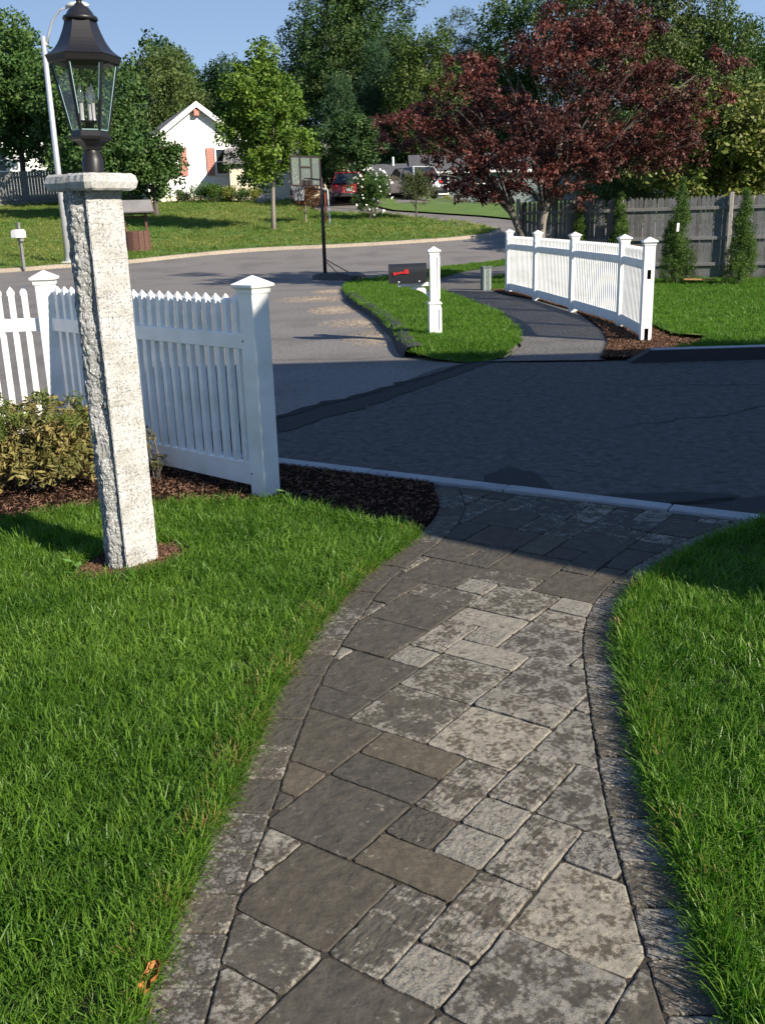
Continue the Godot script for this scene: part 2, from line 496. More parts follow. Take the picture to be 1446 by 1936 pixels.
func leaf_cluster(seed_: int, n: int, leaf: float, slim := 0.6, flat_up := 0.5) -> ArrayMesh:   # n leaves in a ball of radius 0.5
	var r := RandomNumberGenerator.new()
	r.seed = seed_
	var st := mb(false)
	for i in n:
		var p := Vector3(r.randfn(), r.randfn() * 0.8, r.randfn()).normalized() * 0.5 * pow(r.randf(), 0.45)
		var nrm := (Vector3(r.randfn(), r.randfn(), r.randfn()).normalized() * (1.0 - flat_up) + Vector3.UP * flat_up + p).normalized()
		var x := nrm.cross(Vector3(r.randfn(), r.randfn(), r.randfn())).normalized()
		var y := nrm.cross(x)
		var s := leaf * r.randf_range(0.65, 1.25)
		var c := r.randf_range(0.78, 1.22)
		st.set_color(Color(c, c * r.randf_range(0.94, 1.06), c))
		var a := p - x * s
		var b := p + y * s * slim - nrm * s * 0.12
		var d := p + x * s * 1.1 - nrm * s * 0.25
		var e := p - y * s * slim - nrm * s * 0.12
		for v in [a, b, d, a, d, e]:
			st.add_vertex(v)
	return done(st)

var CL := {}

func clusters() -> void:
	CL.broad = leaf_cluster(1, 26, 0.15, 0.62, 0.45)
	CL.fine = leaf_cluster(2, 34, 0.11, 0.55, 0.3)
	CL.spray = leaf_cluster(3, 34, 0.17, 0.16, 0.2)
	CL.maple = leaf_cluster(4, 24, 0.15, 0.5, 0.6)
	CL.rosette = leaf_cluster(5, 16, 0.27, 0.3, 0.35)

# lobes: [[centre, radius, squash], ...]. Leaf clusters lie mostly on the shells of the lobes, so that light and dark clumps and gaps appear.
func crown(tree: Node3D, lobes: Array, cl: String, m: Material, size: float, dens: float, c0: Color, c1: Color, r: RandomNumberGenerator) -> void:
	var xf := []
	var cols := []
	for l in lobes:
		var tone := r.randf()
		var n := int(dens * l[1] * l[1] / (size * size) * 9.5) + 4
		for i in n:
			var d := Vector3(r.randfn(), r.randfn(), r.randfn()).normalized()
			if d.y < -0.35 and r.randf() < 0.6:
				d.y = -d.y
			var rad: float = l[1] * lerpf(0.35, 1.08, pow(r.randf(), 0.4))
			var p: Vector3 = l[0] + Vector3(d.x, d.y * l[2], d.z) * rad
			var s := size * r.randf_range(0.7, 1.35)
			var b := Basis(Vector3(r.randfn(), r.randfn() * 3.0, r.randfn()).normalized(), r.randf() * TAU)
			xf.append(Transform3D(b.scaled(Vector3.ONE * s), p))
			cols.append(c0.lerp(c1, clampf(tone * 0.6 + r.randf() * 0.4, 0, 1)) * r.randf_range(0.85, 1.15))
	scatter("crown", CL[cl], m, xf, cols, tree)

func lobes_in(shape: String, mid: Vector3, rad: Vector3, n: int, lobe: float, r: RandomNumberGenerator) -> Array:
	var out := []
	for i in n:
		var d := Vector3(r.randfn(), r.randfn(), r.randfn()).normalized() * pow(r.randf(), 0.33)
		var p := Vector3(d.x * rad.x, d.y * rad.y, d.z * rad.z)
		var w := 1.0
		if shape == "cone":
			w = 0.16 + 0.84 * pow(clampf(0.5 - d.y * 0.5, 0, 1), 0.8)
		elif shape == "egg":
			w = clampf(1.12 - 0.55 * maxf(d.y, 0.0) * maxf(d.y, 0.0) * 1.6 - 0.35 * maxf(-d.y - 0.4, 0.0), 0.25, 1.1)
		p.x *= w
		p.z *= w
		out.append([mid + p, lobe * r.randf_range(0.65, 1.3) * lerpf(0.6, 1.0, w), 0.8])
	return out

func tree(called: String, label: String, x: float, d: float, top: float, bottom: float, rx: float, shape: String, cl: String, m: Material, size: float, dens: float, c0: Color, c1: Color, seed_: int, lobes := 40, trunk := 0.0, bark: Material = null, group := "") -> Node3D:
	var base := land(x, -d) - 0.05
	var t := thing(called, label, "tree", Vector3(x, base, -d), 0.0, group)
	var r := RandomNumberGenerator.new()
	r.seed = seed_
	var h := top - base
	var b := bottom - base
	var lobe := rx * 0.36
	var mid := Vector3(0, (h + b) / 2.0, 0)
	var ls := lobes_in(shape, mid, Vector3(rx - lobe * 0.7, (h - b) / 2.0 - lobe * 0.6, rx - lobe * 0.7), lobes, lobe, r)
	var tr := trunk if trunk > 0.0 else 0.02 * h + 0.05
	var st := mb(true)
	var pts := []
	var radii := []
	for k in 7:
		var f := k / 6.0
		pts.append(Vector3(sin(f * 3.0 + seed_) * 0.03 * h * f, f * (b + (h - b) * 0.72), cos(f * 2.3 + seed_) * 0.03 * h * f))
		radii.append(tr * (1.25 if k == 0 else 1.0 - 0.8 * f))
	tube(st, pts, radii, 9)
	part("trunk", done(st), bark if bark else M.bark, t)
	var lb := mb(true)
	for k in mini(14, ls.size()):
		var from: Vector3 = pts[2 + k % 4]
		var to: Vector3 = ls[k][0]
		tube(lb, [from, from.lerp(to, 0.5) + Vector3(0, -0.04 * h * 0.5, 0), to], [tr * 0.38, tr * 0.24, tr * 0.08], 6)
	part("limbs", done(lb), bark if bark else M.bark, t)
	crown(t, ls, cl, m, size, dens, c0, c1, r)
	return t

func bush(called: String, label: String, at: Vector3, rad: Vector3, cl: String, m: Material, size: float, dens: float, c0: Color, c1: Color, seed_: int, lobes := 12, group := "") -> Node3D:
	var t := thing(called, label, "shrub", at, 0.0, group)
	var r := RandomNumberGenerator.new()
	r.seed = seed_
	var lobe := minf(rad.x, rad.y) * 0.42
	var ls := lobes_in("round", Vector3(0, rad.y, 0), rad - Vector3.ONE * lobe * 0.8, lobes, lobe, r)
	var st := mb(true)
	for k in mini(7, ls.size()):
		tube(st, [Vector3(ls[k][0].x * 0.12, -0.03, ls[k][0].z * 0.12), ls[k][0] * 0.55 + Vector3(0.02, 0, 0), ls[k][0]], [0.03 * rad.y + 0.004, 0.02 * rad.y + 0.003, 0.004], 6)
	part("stems", done(st), M.bark, t)
	crown(t, ls, cl, m, size, dens, c0, c1, r)
	return t

func lawn_blades(called: String, label_area: PackedVector2Array, holes: Array, mesh: Mesh, per_m2: float, yf: Callable, scale: float, c0: Color, c1: Color, seed_: int, keep: Callable) -> void:
	var r := RandomNumberGenerator.new()
	r.seed = seed_
	var box := Rect2(label_area[0], Vector2.ZERO)
	for p in label_area:
		box = box.expand(p)
	var patch := FastNoiseLite.new()
	patch.seed = seed_
	patch.frequency = 0.9 if scale != 0.91 else 0.13
	var xf := []
	var cols := []
	for i in int(box.get_area() * per_m2):
		var p := Vector2(r.randf_range(box.position.x, box.end.x), r.randf_range(box.position.y, box.end.y))
		if not keep.call(p) or not Geometry2D.is_point_in_polygon(p, label_area):
			continue
		var out := false
		for h in holes:
			out = out or Geometry2D.is_point_in_polygon(p, h)
		if out:
			continue
		var v := patch.get_noise_2d(p.x, p.y) * 0.5 + 0.5
		var s := scale * (r.randf_range(0.75, 1.2) if r.randf() < 0.96 else r.randf_range(1.2, 1.6)) * (0.85 + 0.3 * patch.get_noise_2d(p.x * 3.0 + 50, p.y * 3.0))
		var b := Basis(Vector3(r.randfn() * 0.2, 1, r.randfn() * 0.2).normalized(), r.randf() * TAU).scaled(Vector3(s, s, s))
		xf.append(Transform3D(b, Vector3(p.x, yf.call(p.x, p.y), p.y)))
		cols.append(c0.lerp(c1, clampf((v - 0.5) * 1.3 + 0.15 + r.randf() * 0.7, 0, 1)))
	scatter(called, mesh, M.blade, xf, cols)

func in_view(p: Vector2, margin := 0.5) -> bool:
	return p.y < 0.3 and absf(p.x) < maxf(-p.y, 0.0) * 0.44 + margin

# ---------------------------------------------------------------- fences
func fence_post_mesh(w: float, h: float) -> ArrayMesh:
	return boxmesh(Vector3(0, h / 2.0 - 0.05, 0), Vector3(w, h + 0.1, w), 0.006)

func post_cap_mesh(w: float, h: float) -> ArrayMesh:      # a small cove, a flat brim and a low pyramid
	var st := mb()
	var y := h
	var ring := func(s, yy): return [Vector3(-s, yy, -s), Vector3(s, yy, -s), Vector3(s, yy, s), Vector3(-s, yy, s)]
	var a := w / 2.0
	var levels := [ring.call(a + 0.006, y - 0.035), ring.call(a + 0.008, y - 0.012), ring.call(a + 0.024, y), ring.call(a + 0.026, y + 0.014), ring.call(a + 0.02, y + 0.018), ring.call(0.004, y + 0.062)]
	poly(st, levels[0], Vector3(0, y + 1, 0))
	for i in levels.size() - 1:
		hexa(st, levels[i] + levels[i + 1])
	return done(st)

func picket_mesh(w: float, t: float, y0: float, y1: float) -> ArrayMesh:      # along x, pointed top
	var st := mb()
	var c := 0.003
	cbox(st, Vector3(0, (y0 + y1 - 0.05) / 2.0, 0), Vector3(w, y1 - 0.05 - y0, t), c)
	hexa(st, [Vector3(-w / 2 - 0.003, y1 - 0.06, -t / 2 - 0.003), Vector3(w / 2 + 0.003, y1 - 0.06, -t / 2 - 0.003), Vector3(w / 2 + 0.003, y1 - 0.06, t / 2 + 0.003), Vector3(-w / 2 - 0.003, y1 - 0.06, t / 2 + 0.003), Vector3(-w / 2 - 0.003, y1 - 0.035, -t / 2 - 0.003), Vector3(w / 2 + 0.003, y1 - 0.035, -t / 2 - 0.003), Vector3(w / 2 + 0.003, y1 - 0.035, t / 2 + 0.003), Vector3(-w / 2 - 0.003, y1 - 0.035, t / 2 + 0.003)])
	hexa(st, [Vector3(-w / 2 - 0.003, y1 - 0.035, -t / 2 - 0.003), Vector3(w / 2 + 0.003, y1 - 0.035, -t / 2 - 0.003), Vector3(w / 2 + 0.003, y1 - 0.035, t / 2 + 0.003), Vector3(-w / 2 - 0.003, y1 - 0.035, t / 2 + 0.003), Vector3(-0.002, y1, -0.002), Vector3(0.002, y1, -0.002), Vector3(0.002, y1, 0.002), Vector3(-0.002, y1, 0.002)])
	return done(st)

func fence_panel(f: Node3D, a: Vector2, b: Vector2, picket: Mesh, spacing: float, y: float) -> void:      # rails and pickets between the posts at a and b
	var d := (b - a).normalized()
	var bas := Basis(Vector3.UP, -atan2(d.y, d.x))
	var len := a.distance_to(b) - 0.127
	var mid := (a + b) / 2.0
	for rail in [[0.1, 0.14, 0.042], [0.9, 0.092, 0.046]]:
		part("rail", boxmesh(Vector3(mid.x, y + rail[0], mid.y), Vector3(len + 0.03, rail[1], rail[2]), 0.004, bas), M.vinyl, f)
	var n := int(round(len / spacing)) - 1
	for i in n:
		var p := a + d * (0.0635 + len * (i + 1) / (n + 1))
		var o := part("picket", picket, M.vinyl, f)
		o.transform = Transform3D(bas, Vector3(p.x, y, p.y))

# ---------------------------------------------------------------- houses
func siding(st: SurfaceTool, a: Vector3, b: Vector3, y0: float, y1: float, out: Vector3, course := 0.14) -> void:   # lapped boards between a and b, from height y0 to y1
	var y := y0
	while y < y1 - 0.01:
		var t := minf(y + course, y1)
		poly(st, [a + Vector3.UP * y + out * 0.022, b + Vector3.UP * y + out * 0.022, b + Vector3.UP * t, a + Vector3.UP * t], (a + b) / 2.0 - out * 9.0 + Vector3.UP * y)
		poly(st, [a + Vector3.UP * y + out * 0.022, b + Vector3.UP * y + out * 0.022, b + Vector3.UP * y, a + Vector3.UP * y], (a + b) / 2.0 + Vector3.UP * (y + 1.0))
		y = t

func gable_house(t: Node3D, w: float, length: float, eave: float, ridge: float, wall: Material, roof: Material, over := 0.35, trim: Material = null) -> void:   # the gable at z = 0 looks towards +z, the ridge runs to -z
	var h := w / 2.0
	var st := mb()
	for s in [-1, 1]:
		siding(st, Vector3(s * h, 0, 0), Vector3(s * h, 0, -length), -0.6, eave, Vector3(s, 0, 0))
	for e in [[0.0, 1.0], [-length, -1.0]]:
		siding(st, Vector3(-h, 0, e[0]), Vector3(h, 0, e[0]), -0.6, eave, Vector3(0, 0, e[1]))
		var y := eave
		while y < ridge - 0.02:      # boards of the gable, shorter course by course
			var y2 := minf(y + 0.14, ridge)
			var h1 := h * (ridge - y) / (ridge - eave)
			var h2 := h * (ridge - y2) / (ridge - eave)
			poly(st, [Vector3(-h1, y, e[0] + e[1] * 0.022), Vector3(h1, y, e[0] + e[1] * 0.022), Vector3(h2, y2, e[0]), Vector3(-h2, y2, e[0])], Vector3(0, y, e[0] - e[1]))
			poly(st, [Vector3(-h1, y, e[0] + e[1] * 0.022), Vector3(h1, y, e[0] + e[1] * 0.022), Vector3(h1, y, e[0]), Vector3(-h1, y, e[0])], Vector3(0, y + 1, e[0]))
			y = y2
	part("wall", done(st), wall, t)
	var slope := (ridge - eave) / h
	var rf := mb()
	for s in [-1, 1]:
		var e := Vector3(s * (h + over), eave - slope * over, over)
		hexa(rf, [Vector3(0, ridge, over), e, e + Vector3(0, 0, -length - 2 * over), Vector3(0, ridge, -length - over), Vector3(0, ridge + 0.14, over), e + Vector3(0, 0.14, 0), e + Vector3(0, 0.14, -length - 2 * over), Vector3(0, ridge + 0.14, -length - over)])
	var roof_part := part("roof", done(rf), roof, t)
	var fb := mb()
	for s in [-1, 1]:
		var e := Vector3(s * (h + over + 0.02), eave - slope * over, over)
		hexa(fb, [Vector3(0, ridge - 0.16, over + 0.003), e + Vector3(0, -0.16, 0.003), e + Vector3(0, -0.16, 0.043), Vector3(0, ridge - 0.16, over + 0.043), Vector3(0, ridge + 0.15, over + 0.003), e + Vector3(0, 0.15, 0.003), e + Vector3(0, 0.15, 0.043), Vector3(0, ridge + 0.15, over + 0.043)])
	part("rake_board", done(fb), trim if trim else M.white_paint, roof_part)

func house_window(t: Node3D, at: Vector3, w: float, h: float, turn := 0.0, shutter: Material = null) -> void:
	var b := Basis(Vector3.UP, turn)
	var st := mb()
	for s in [-1, 1]:
		cbox(st, at + b * Vector3(s * (w / 2 + 0.04), 0, 0.05), Vector3(0.09, h + 0.18, 0.1), 0, b)
		cbox(st, at + b * Vector3(0, s * (h / 2 + 0.04), 0.05), Vector3(w - 0.01, 0.09, 0.09), 0, b)
	cbox(st, at + b * Vector3(0, 0, 0.045), Vector3(w - 0.01, 0.06, 0.06), 0, b)
	var win := part("window", done(st), M.white_paint, t)
	part("pane", boxmesh(at + b * Vector3(0, 0, 0.035), Vector3(w, h, 0.02), 0, b), M.pane, win)
	if shutter:
		for s in [-1, 1]:
			var sh := mb()
			cbox(sh, at + b * Vector3(s * (w / 2 + 0.34), 0, 0.045), Vector3(0.42, h + 0.16, 0.04), 0.006, b)
			for k in 9:
				cbox(sh, at + b * Vector3(s * (w / 2 + 0.34), (k - 4) * h * 0.105, 0.07), Vector3(0.32, 0.06, 0.02), 0, b)
			part("shutter", done(sh), shutter, t)

func car(called: String, label: String, at: Vector3, turn: float, paint: Material, h: float) -> void:      # the rear looks towards +z
	var t := thing(called, label, "car", at, turn)
	var prof := [Vector2(-2.2, 0.35), Vector2(-2.2, 0.75), Vector2(-1.9, 0.95), Vector2(-1.0, 1.02), Vector2(1.9, 1.05), Vector2(2.15, 0.9), Vector2(2.2, 0.4)]
	var st := mb(false)
	var ws := [0.8, 0.88, 0.84]
	for i in prof.size():
		var j := (i + 1) % prof.size()
		poly(st, [Vector3(-0.9, prof[i].y, prof[i].x), Vector3(0.9, prof[i].y, prof[i].x), Vector3(0.9, prof[j].y, prof[j].x), Vector3(-0.9, prof[j].y, prof[j].x)], Vector3(0, 0.7, 0))
	for s in [-1, 1]:
		var f := []
		for p in prof:
			f.append(Vector3(s * 0.9, p.y, p.x))
		poly(st, f, Vector3(0, 0.7, 0))
	var body := part("body", done(st), paint, t)
	part("cabin", boxmesh(Vector3(0, 1.03, 0.4), Vector3(1.5, 0.04, 2.6), 0.01), paint, body)
	var gl := mb()
	hexa(gl, [Vector3(-0.82, 1.05, -1.0), Vector3(0.82, 1.05, -1.0), Vector3(0.84, 1.05, 2.0), Vector3(-0.84, 1.05, 2.0), Vector3(-0.62, h - 0.06, -0.3), Vector3(0.62, h - 0.06, -0.3), Vector3(0.66, h - 0.06, 1.6), Vector3(-0.66, h - 0.06, 1.6)])
	part("window", done(gl), M.pane, t)
	part("roof", boxmesh(Vector3(0, h - 0.03, 0.65), Vector3(1.36, 0.06, 2.0), 0.02), paint, t)
	for s in [-1, 1]:
		var pl := mb()
		for e in [[-1.02, -0.33], [2.02, 1.62], [0.5, 0.6]]:
			hexa(pl, [Vector3(s * 0.85, 1.05, e[0] - 0.04), Vector3(s * 0.79, 1.05, e[0] - 0.04), Vector3(s * 0.79, 1.05, e[0] + 0.05), Vector3(s * 0.85, 1.05, e[0] + 0.05), Vector3(s * 0.68, h - 0.04, e[1] - 0.04), Vector3(s * 0.6, h - 0.04, e[1] - 0.04), Vector3(s * 0.6, h - 0.04, e[1] + 0.05), Vector3(s * 0.68, h - 0.04, e[1] + 0.05)])
		part("pillar", done(pl), paint, t)
		part("tail_lamp", boxmesh(Vector3(s * 0.76, 0.88, 2.17), Vector3(0.22, 0.2, 0.1), 0.02), M.tail, t)
		for z in [-1.35, 1.35]:
			var w := mb(true)
			lathe(w, [Vector2(0.05, -0.11), Vector2(0.3, -0.11), Vector2(0.34, -0.07), Vector2(0.34, 0.07), Vector2(0.3, 0.11), Vector2(0.05, 0.11)], 18)
			var wh := part("wheel", done(w), M.rubber, t)
			wh.transform = Transform3D(Basis(Vector3(0, 0, 1), PI / 2), Vector3(s * 0.84, 0.34, z))
			var hub := mb(true)
			lathe(hub, [Vector2(0.001, -0.118), Vector2(0.2, -0.115), Vector2(0.2, 0.115), Vector2(0.001, 0.118)], 14)
			part("rim", done(hub), M.alu, wh)
	part("bumper", boxmesh(Vector3(0, 0.48, 2.2), Vector3(1.78, 0.2, 0.14), 0.03), M.plastic, t)
	part("number_plate", boxmesh(Vector3(0, 0.74, 2.215), Vector3(0.32, 0.16, 0.02)), M.plate, t)

# ================================================================ the scene
func _ready() -> void:
	rng.seed = 7
	# --- camera
	var cam := Camera3D.new()
	cam.name = "camera"
	var p := deg_to_rad(16.9)
	var q := deg_to_rad(1.7)
	var fw := Vector3(0, -sin(p), -cos(p))
	var up0 := Vector3(1, 0, 0).cross(fw)
	var rt := Vector3(1, 0, 0) * cos(q) - up0 * sin(q)
	cam.transform = Transform3D(Basis(rt, rt.cross(fw), -fw), Vector3(0, 1.6, 0))
	cam.fov = rad_to_deg(2.0 * atan(968.0 / 1843.0))
	cam.near = 0.05
	cam.far = 600.0
	add_child(cam)
	cam.make_current()
	# --- sky, sun, exposure
	var sky := ProceduralSkyMaterial.new()
	sky.sky_top_color = S(0.08, 0.147, 0.305)
	sky.sky_horizon_color = S(0.33, 0.46, 0.6)
	sky.sky_curve = 0.12
	sky.ground_bottom_color = S(0.06, 0.08, 0.05)
	sky.ground_horizon_color = S(0.2, 0.26, 0.3)
	sky.sun_angle_max = 12.0
	var env := Environment.new()
	env.background_mode = Environment.BG_SKY
	env.sky = Sky.new()
	env.sky.sky_material = sky
	env.tonemap_mode = Environment.TONE_MAPPER_LINEAR
	env.tonemap_exposure = 1.85
	env.sdfgi_enabled = true
	env.ssao_enabled = true
	env.ssil_enabled = true
	var we := WorldEnvironment.new()
	we.name = "world_environment"
	we.environment = env
	add_child(we)
	var sun := DirectionalLight3D.new()
	sun.name = "sun"
	var az := deg_to_rad(39.0)
	var el := deg_to_rad(30.0)
	sun.look_at_from_position(Vector3.ZERO, -Vector3(cos(az) * cos(el), sin(el), sin(az) * cos(el)))
	sun.light_energy = 1.6
	sun.light_color = Color(1.0, 0.96, 0.895)
	sun.light_angular_distance = 0.5
	sun.shadow_enabled = true
	add_child(sun)

	make_materials()
	clusters()
	ground_and_roads()
	walkway()
	lawns()
	garage()
	left_fence()
	lamp_post()
	right_fence()
	mailboxes()
	street_things()
	buildings()
	trees()
	small_things()

# ---------------------------------------------------------------- ground, roads, curbs
var IN_L := curve([-0.4, 1.6, -0.41, 0.0, -0.405, -1.2, -0.4, -1.64, -0.385, -1.97, -0.345, -2.33, -0.29, -2.85, -0.22, -3.3, -0.12, -3.72, 0.03, -4.2, 0.27, -4.68, 0.39, -4.98, 0.45, -5.2, 0.475, -5.4, 0.465, -5.74])
var IN_R := curve([0.54, 1.6, 0.54, 0.0, 0.545, -1.2, 0.55, -1.6, 0.565, -1.88, 0.59, -2.25, 0.64, -2.68, 0.7, -3.1, 0.76, -3.46, 0.85, -3.76, 0.98, -4.02, 1.18, -4.29, 1.45, -4.57, 1.82, -4.88, 1.96, -5.0])
var OUT_L: PackedVector2Array
var OUT_R: PackedVector2Array
var MULCH: PackedVector2Array
var RING: PackedVector2Array
var LAWN_L: PackedVector2Array
var LAWN_R: PackedVector2Array
var ISLAND: PackedVector2Array
var FIELD: PackedVector2Array
var CURB: PackedVector2Array
var FAR_LAWN: PackedVector2Array

func edge_z(x: float) -> float:      # the near line of the stone edging along the driveway
	return -6.05 + 0.59 * (x + 0.03)

func ground_and_roads() -> void:
	OUT_L = offset(IN_L, 0.15)
	OUT_R = offset(IN_R, -0.15)
	struct("ground", sheet(V2([-150, 30, 150, 30, 150, -220, -150, -220]), 10.0, on_land(-0.12)), M.land)
	# the street, with the old asphalt turning round the far lawn and climbing behind it
	struct("street", sheet(V2([-60, 2.0, -10, -6.5, -4.6, -8.9, -0.6, -6.6, 3.0, -5.2, 3.4, -12, 6, -25, 9.2, -34.6, 24, -37, 24, -41.6, 6.8, -42.6, 6.2, -44.4, 4.9, -46.2, 2.4, -48.6, 0.9, -50.0, 0.3, -51.6, -0.6, -54, -3.4, -54, -2.2, -49.6, 0.84, -47.9, 2.4, -46.0, 3.53, -44.3, 4.3, -42.8, 4.9, -41.4, 5.0, -40.2, 3.9, -38.9, 1.8, -38.1, -1.3, -37.4, -4.0, -37.0, -6.2, -36.2, -8.3, -34.8, -10.3, -34.1, -12.3, -33.2, -16, -32, -26, -30.6, -60, -28]), 2.0, on_land(-0.01)), M.asphalt)
	var drive := PackedVector2Array()
	for e in [[-4.6, 0.12], [-0.64, 0.12], [2.05, 0.12], [5.5, 0.12], [16, 0.12]]:
		drive.append(Vector2(e[0], edge_z(e[0]) - e[1]))
	drive.append_array(V2([16, -10.7, 2.7, -10.7, 1.9, -10.75, 1.1, -11.05, 0.62, -10.55, -0.08, -9.1, -0.76, -7.7, -1.6, -6.9 - 0.6, -4.6, -9.2]))
	struct("driveway", sheet(drive, 1.5, func(_x, _z): return -0.004), M.new_asphalt)
	# sealed seam between street and driveway, with two ragged edges
	var seam := PackedVector2Array()
	var back := PackedVector2Array()
	var jag := FastNoiseLite.new()
	jag.seed = 5
	jag.frequency = 1.6
	for k in 41:
		var f := k / 40.0
		var c := Vector2(-2.6, -5.6).bezier_interpolate(Vector2(-0.9, -7.6), Vector2(0.1, -9.0), Vector2(1.25, -11.1), f)
		var w := lerpf(0.42, 0.13, f)
		seam.append(c + Vector2(-w, -w * 0.2) * (1.0 + 0.5 * jag.get_noise_1d(k * 0.9)))
		back.append(c + Vector2(w * 0.8, w * 0.2) * (1.0 + 0.5 * jag.get_noise_1d(k * 0.9 + 90)))
	var narrow := PackedVector2Array()
	var narrow_back := PackedVector2Array()
	for k in 41:
		narrow.append(seam[k])
		narrow_back.append(seam[k].lerp(back[k], 0.26 + 0.16 * jag.get_noise_1d(k * 2.0 + 40)))
	narrow_back.reverse()
	narrow.append_array(narrow_back)
	back.reverse()
	seam.append_array(back)
	struct("asphalt_seam", sheet(seam, 0.6, func(_x, _z): return 0.001), M.damp)
	struct("asphalt_seam", sheet(narrow, 0.6, func(_x, _z): return 0.005), M.sealer)
	# hairline cracks in street and driveway
	for e in [[Vector2(-2.6, -11.9), 0.12, 3.6], [Vector2(-1.9, -14.2), 0.5, 2.6], [Vector2(-6.0, -22.0), 0.2, 5.0], [Vector2(-3.0, -27.5), 0.05, 6.5], [Vector2(1.6, -7.2), -0.35, 2.4], [Vector2(2.2, -9.2), 0.3, 2.6]]:
		var a: Vector2 = e[0]
		var one := PackedVector2Array()
		var two := PackedVector2Array()
		var n := int(e[2] / 0.08)
		for k in n:
			var turn: float = e[1] + 1.3 * jag.get_noise_2d(k * 0.11, e[0].x * 7.0)
			var d := Vector2(cos(turn), sin(turn))
			var half := 0.007 * (0.5 + absf(jag.get_noise_2d(k * 0.6, 30.0))) * minf(1.0, minf(k, n - 1 - k) / 6.0) + 0.0012
			one.append(a + Vector2(-d.y, d.x) * half)
			two.append(a - Vector2(-d.y, d.x) * half)
			a += d * 0.08
		two.reverse()
		one.append_array(two)
		struct("asphalt_crack", sheet(one, 0.5, func(x, z): return land(x, z) + 0.002), M.sealer)
	# dark patches in the driveway by the walk
	var spots := [[Vector2(0.83, -5.75), Vector2(0.2, 0.42)], [Vector2(1.55, -5.36), Vector2(0.5, 0.14)], [Vector2(2.1, -5.16), Vector2(0.6, 0.2)]]
	for s in spots:
		var pl := PackedVector2Array()
		for k in 40:
			var a := TAU * k / 40.0
			var r := 1.0 + 0.22 * jag.get_noise_2d(cos(a) * 1.2 + s[0].x * 9, sin(a) * 1.2)
			var v := Vector2(cos(a) * s[1].x, sin(a) * s[1].y) * r
			var w: Vector2 = s[0] + v
			w.y = minf(w.y, edge_z(w.x) - 0.125)
			pl.append(w)
		pl = Geometry2D.offset_polygon(pl, 0.004)[0]
		struct("driveway_stain", sheet(pl, 0.5, func(_x, _z): return 0.0), M.damp)
	# drifts of sand on the street along the island
	var drifts := [[Vector2(0.12, -13.6), Vector2(0.62, 1.0)], [Vector2(-0.1, -15.6), Vector2(0.85, 0.75)], [Vector2(-0.75, -18.0), Vector2(0.5, 0.9)], [Vector2(-1.2, -20.6), Vector2(0.95, 0.9)], [Vector2(-0.9, -22.6), Vector2(0.6, 0.7)]]
	var xs := []
	var cs := []
	var r0 := RandomNumberGenerator.new()
	r0.seed = 61
	var grain := boxmesh(Vector3.ZERO, Vector3(0.022, 0.003, 0.022), 0.001)
	for s in drifts:
		for k in 1500:
			var a := r0.randf() * TAU
			var rr := pow(r0.randf(), 0.8)
			var w: Vector2 = s[0] + Vector2(cos(a) * s[1].x, sin(a) * s[1].y) * rr
			xs.append(Transform3D(Basis(Vector3.UP, r0.randf() * TAU).scaled(Vector3(r0.randf_range(0.4, 1.5) * (1.2 - rr * 0.6), 1, r0.randf_range(0.4, 2.0) * (1.2 - rr * 0.6))), Vector3(w.x, -0.009 + r0.randf() * 0.003, w.y)))
			cs.append(Color(0.36, 0.295, 0.225) * r0.randf_range(0.7, 1.15))
	scatter("sand_drift", grain, M.chip, xs, cs)
	# asphalt sidewalk on the right
	struct("sidewalk", sheet(V2([1.2, -10.9, 1.45, -11.1, 1.77, -12.1, 1.87, -13.2, 1.9, -15.6, 1.66, -18, 1.3, -20.5, 1.15, -22.5, 1.5, -25.5, 2.6, -28.5, 4.2, -30.8, 9, -33.2, 9, -31.6, 4.6, -28.6, 3.1, -26, 2.5, -23.5, 2.4, -21.5, 2.62, -19.75, 3.02, -18.36, 3.26, -16.2, 3.08, -13.5, 2.85, -12.1, 2.5, -10.75]), 1.5, func(x, z): return land(x, z) + 0.012), M.walk_asphalt)
	# stone edging between walk and driveway, stone by stone
	var ed := struct("edging", sheet(V2([-4.6, edge_z(-4.6), 16, edge_z(16), 16, edge_z(16) - 0.12, -4.6, edge_z(-4.6) - 0.12]), 2.0, func(_x, _z): return -0.008), M.joint)
	var x := -4.6
	var dir := Vector2(1, 0.59).normalized()
	var bas := Basis(Vector3.UP, -atan2(dir.y, dir.x))
	while x < 6.0:
		var l := rng.randf_range(0.72, 1.05)
		var mid := Vector2(x, edge_z(x)) + dir * l * 0.5 + Vector2(dir.y, -dir.x) * 0.058
		var st := mb()
		cbox(st, Vector3(mid.x, -0.028 + rng.randf_range(-0.002, 0.002), mid.y), Vector3(l - 0.006, 0.09, 0.105 + rng.randf_range(-0.004, 0.004)), 0.006, bas * Basis(Vector3.UP, rng.randf_range(-0.006, 0.006)))
		part("stone", done(st), M.edging, ed)
		x += l * dir.x
	# sandy far curb
	CURB = curve([-40, -29.3, -26, -30.6, -16, -32.0, -12.3, -33.1, -10.3, -34.0, -8.3, -34.7, -6.2, -36.1, -4.0, -36.95, -1.3, -37.3, 1.8, -38.0, 3.9, -38.8, 4.75, -39.6, 5.07, -40.4, 5.0, -41.3, 4.3, -42.8, 3.53, -44.2, 2.23, -45.9, 0.84, -47.9, -2.2, -49.6], 4)
	var cst := mb(true)
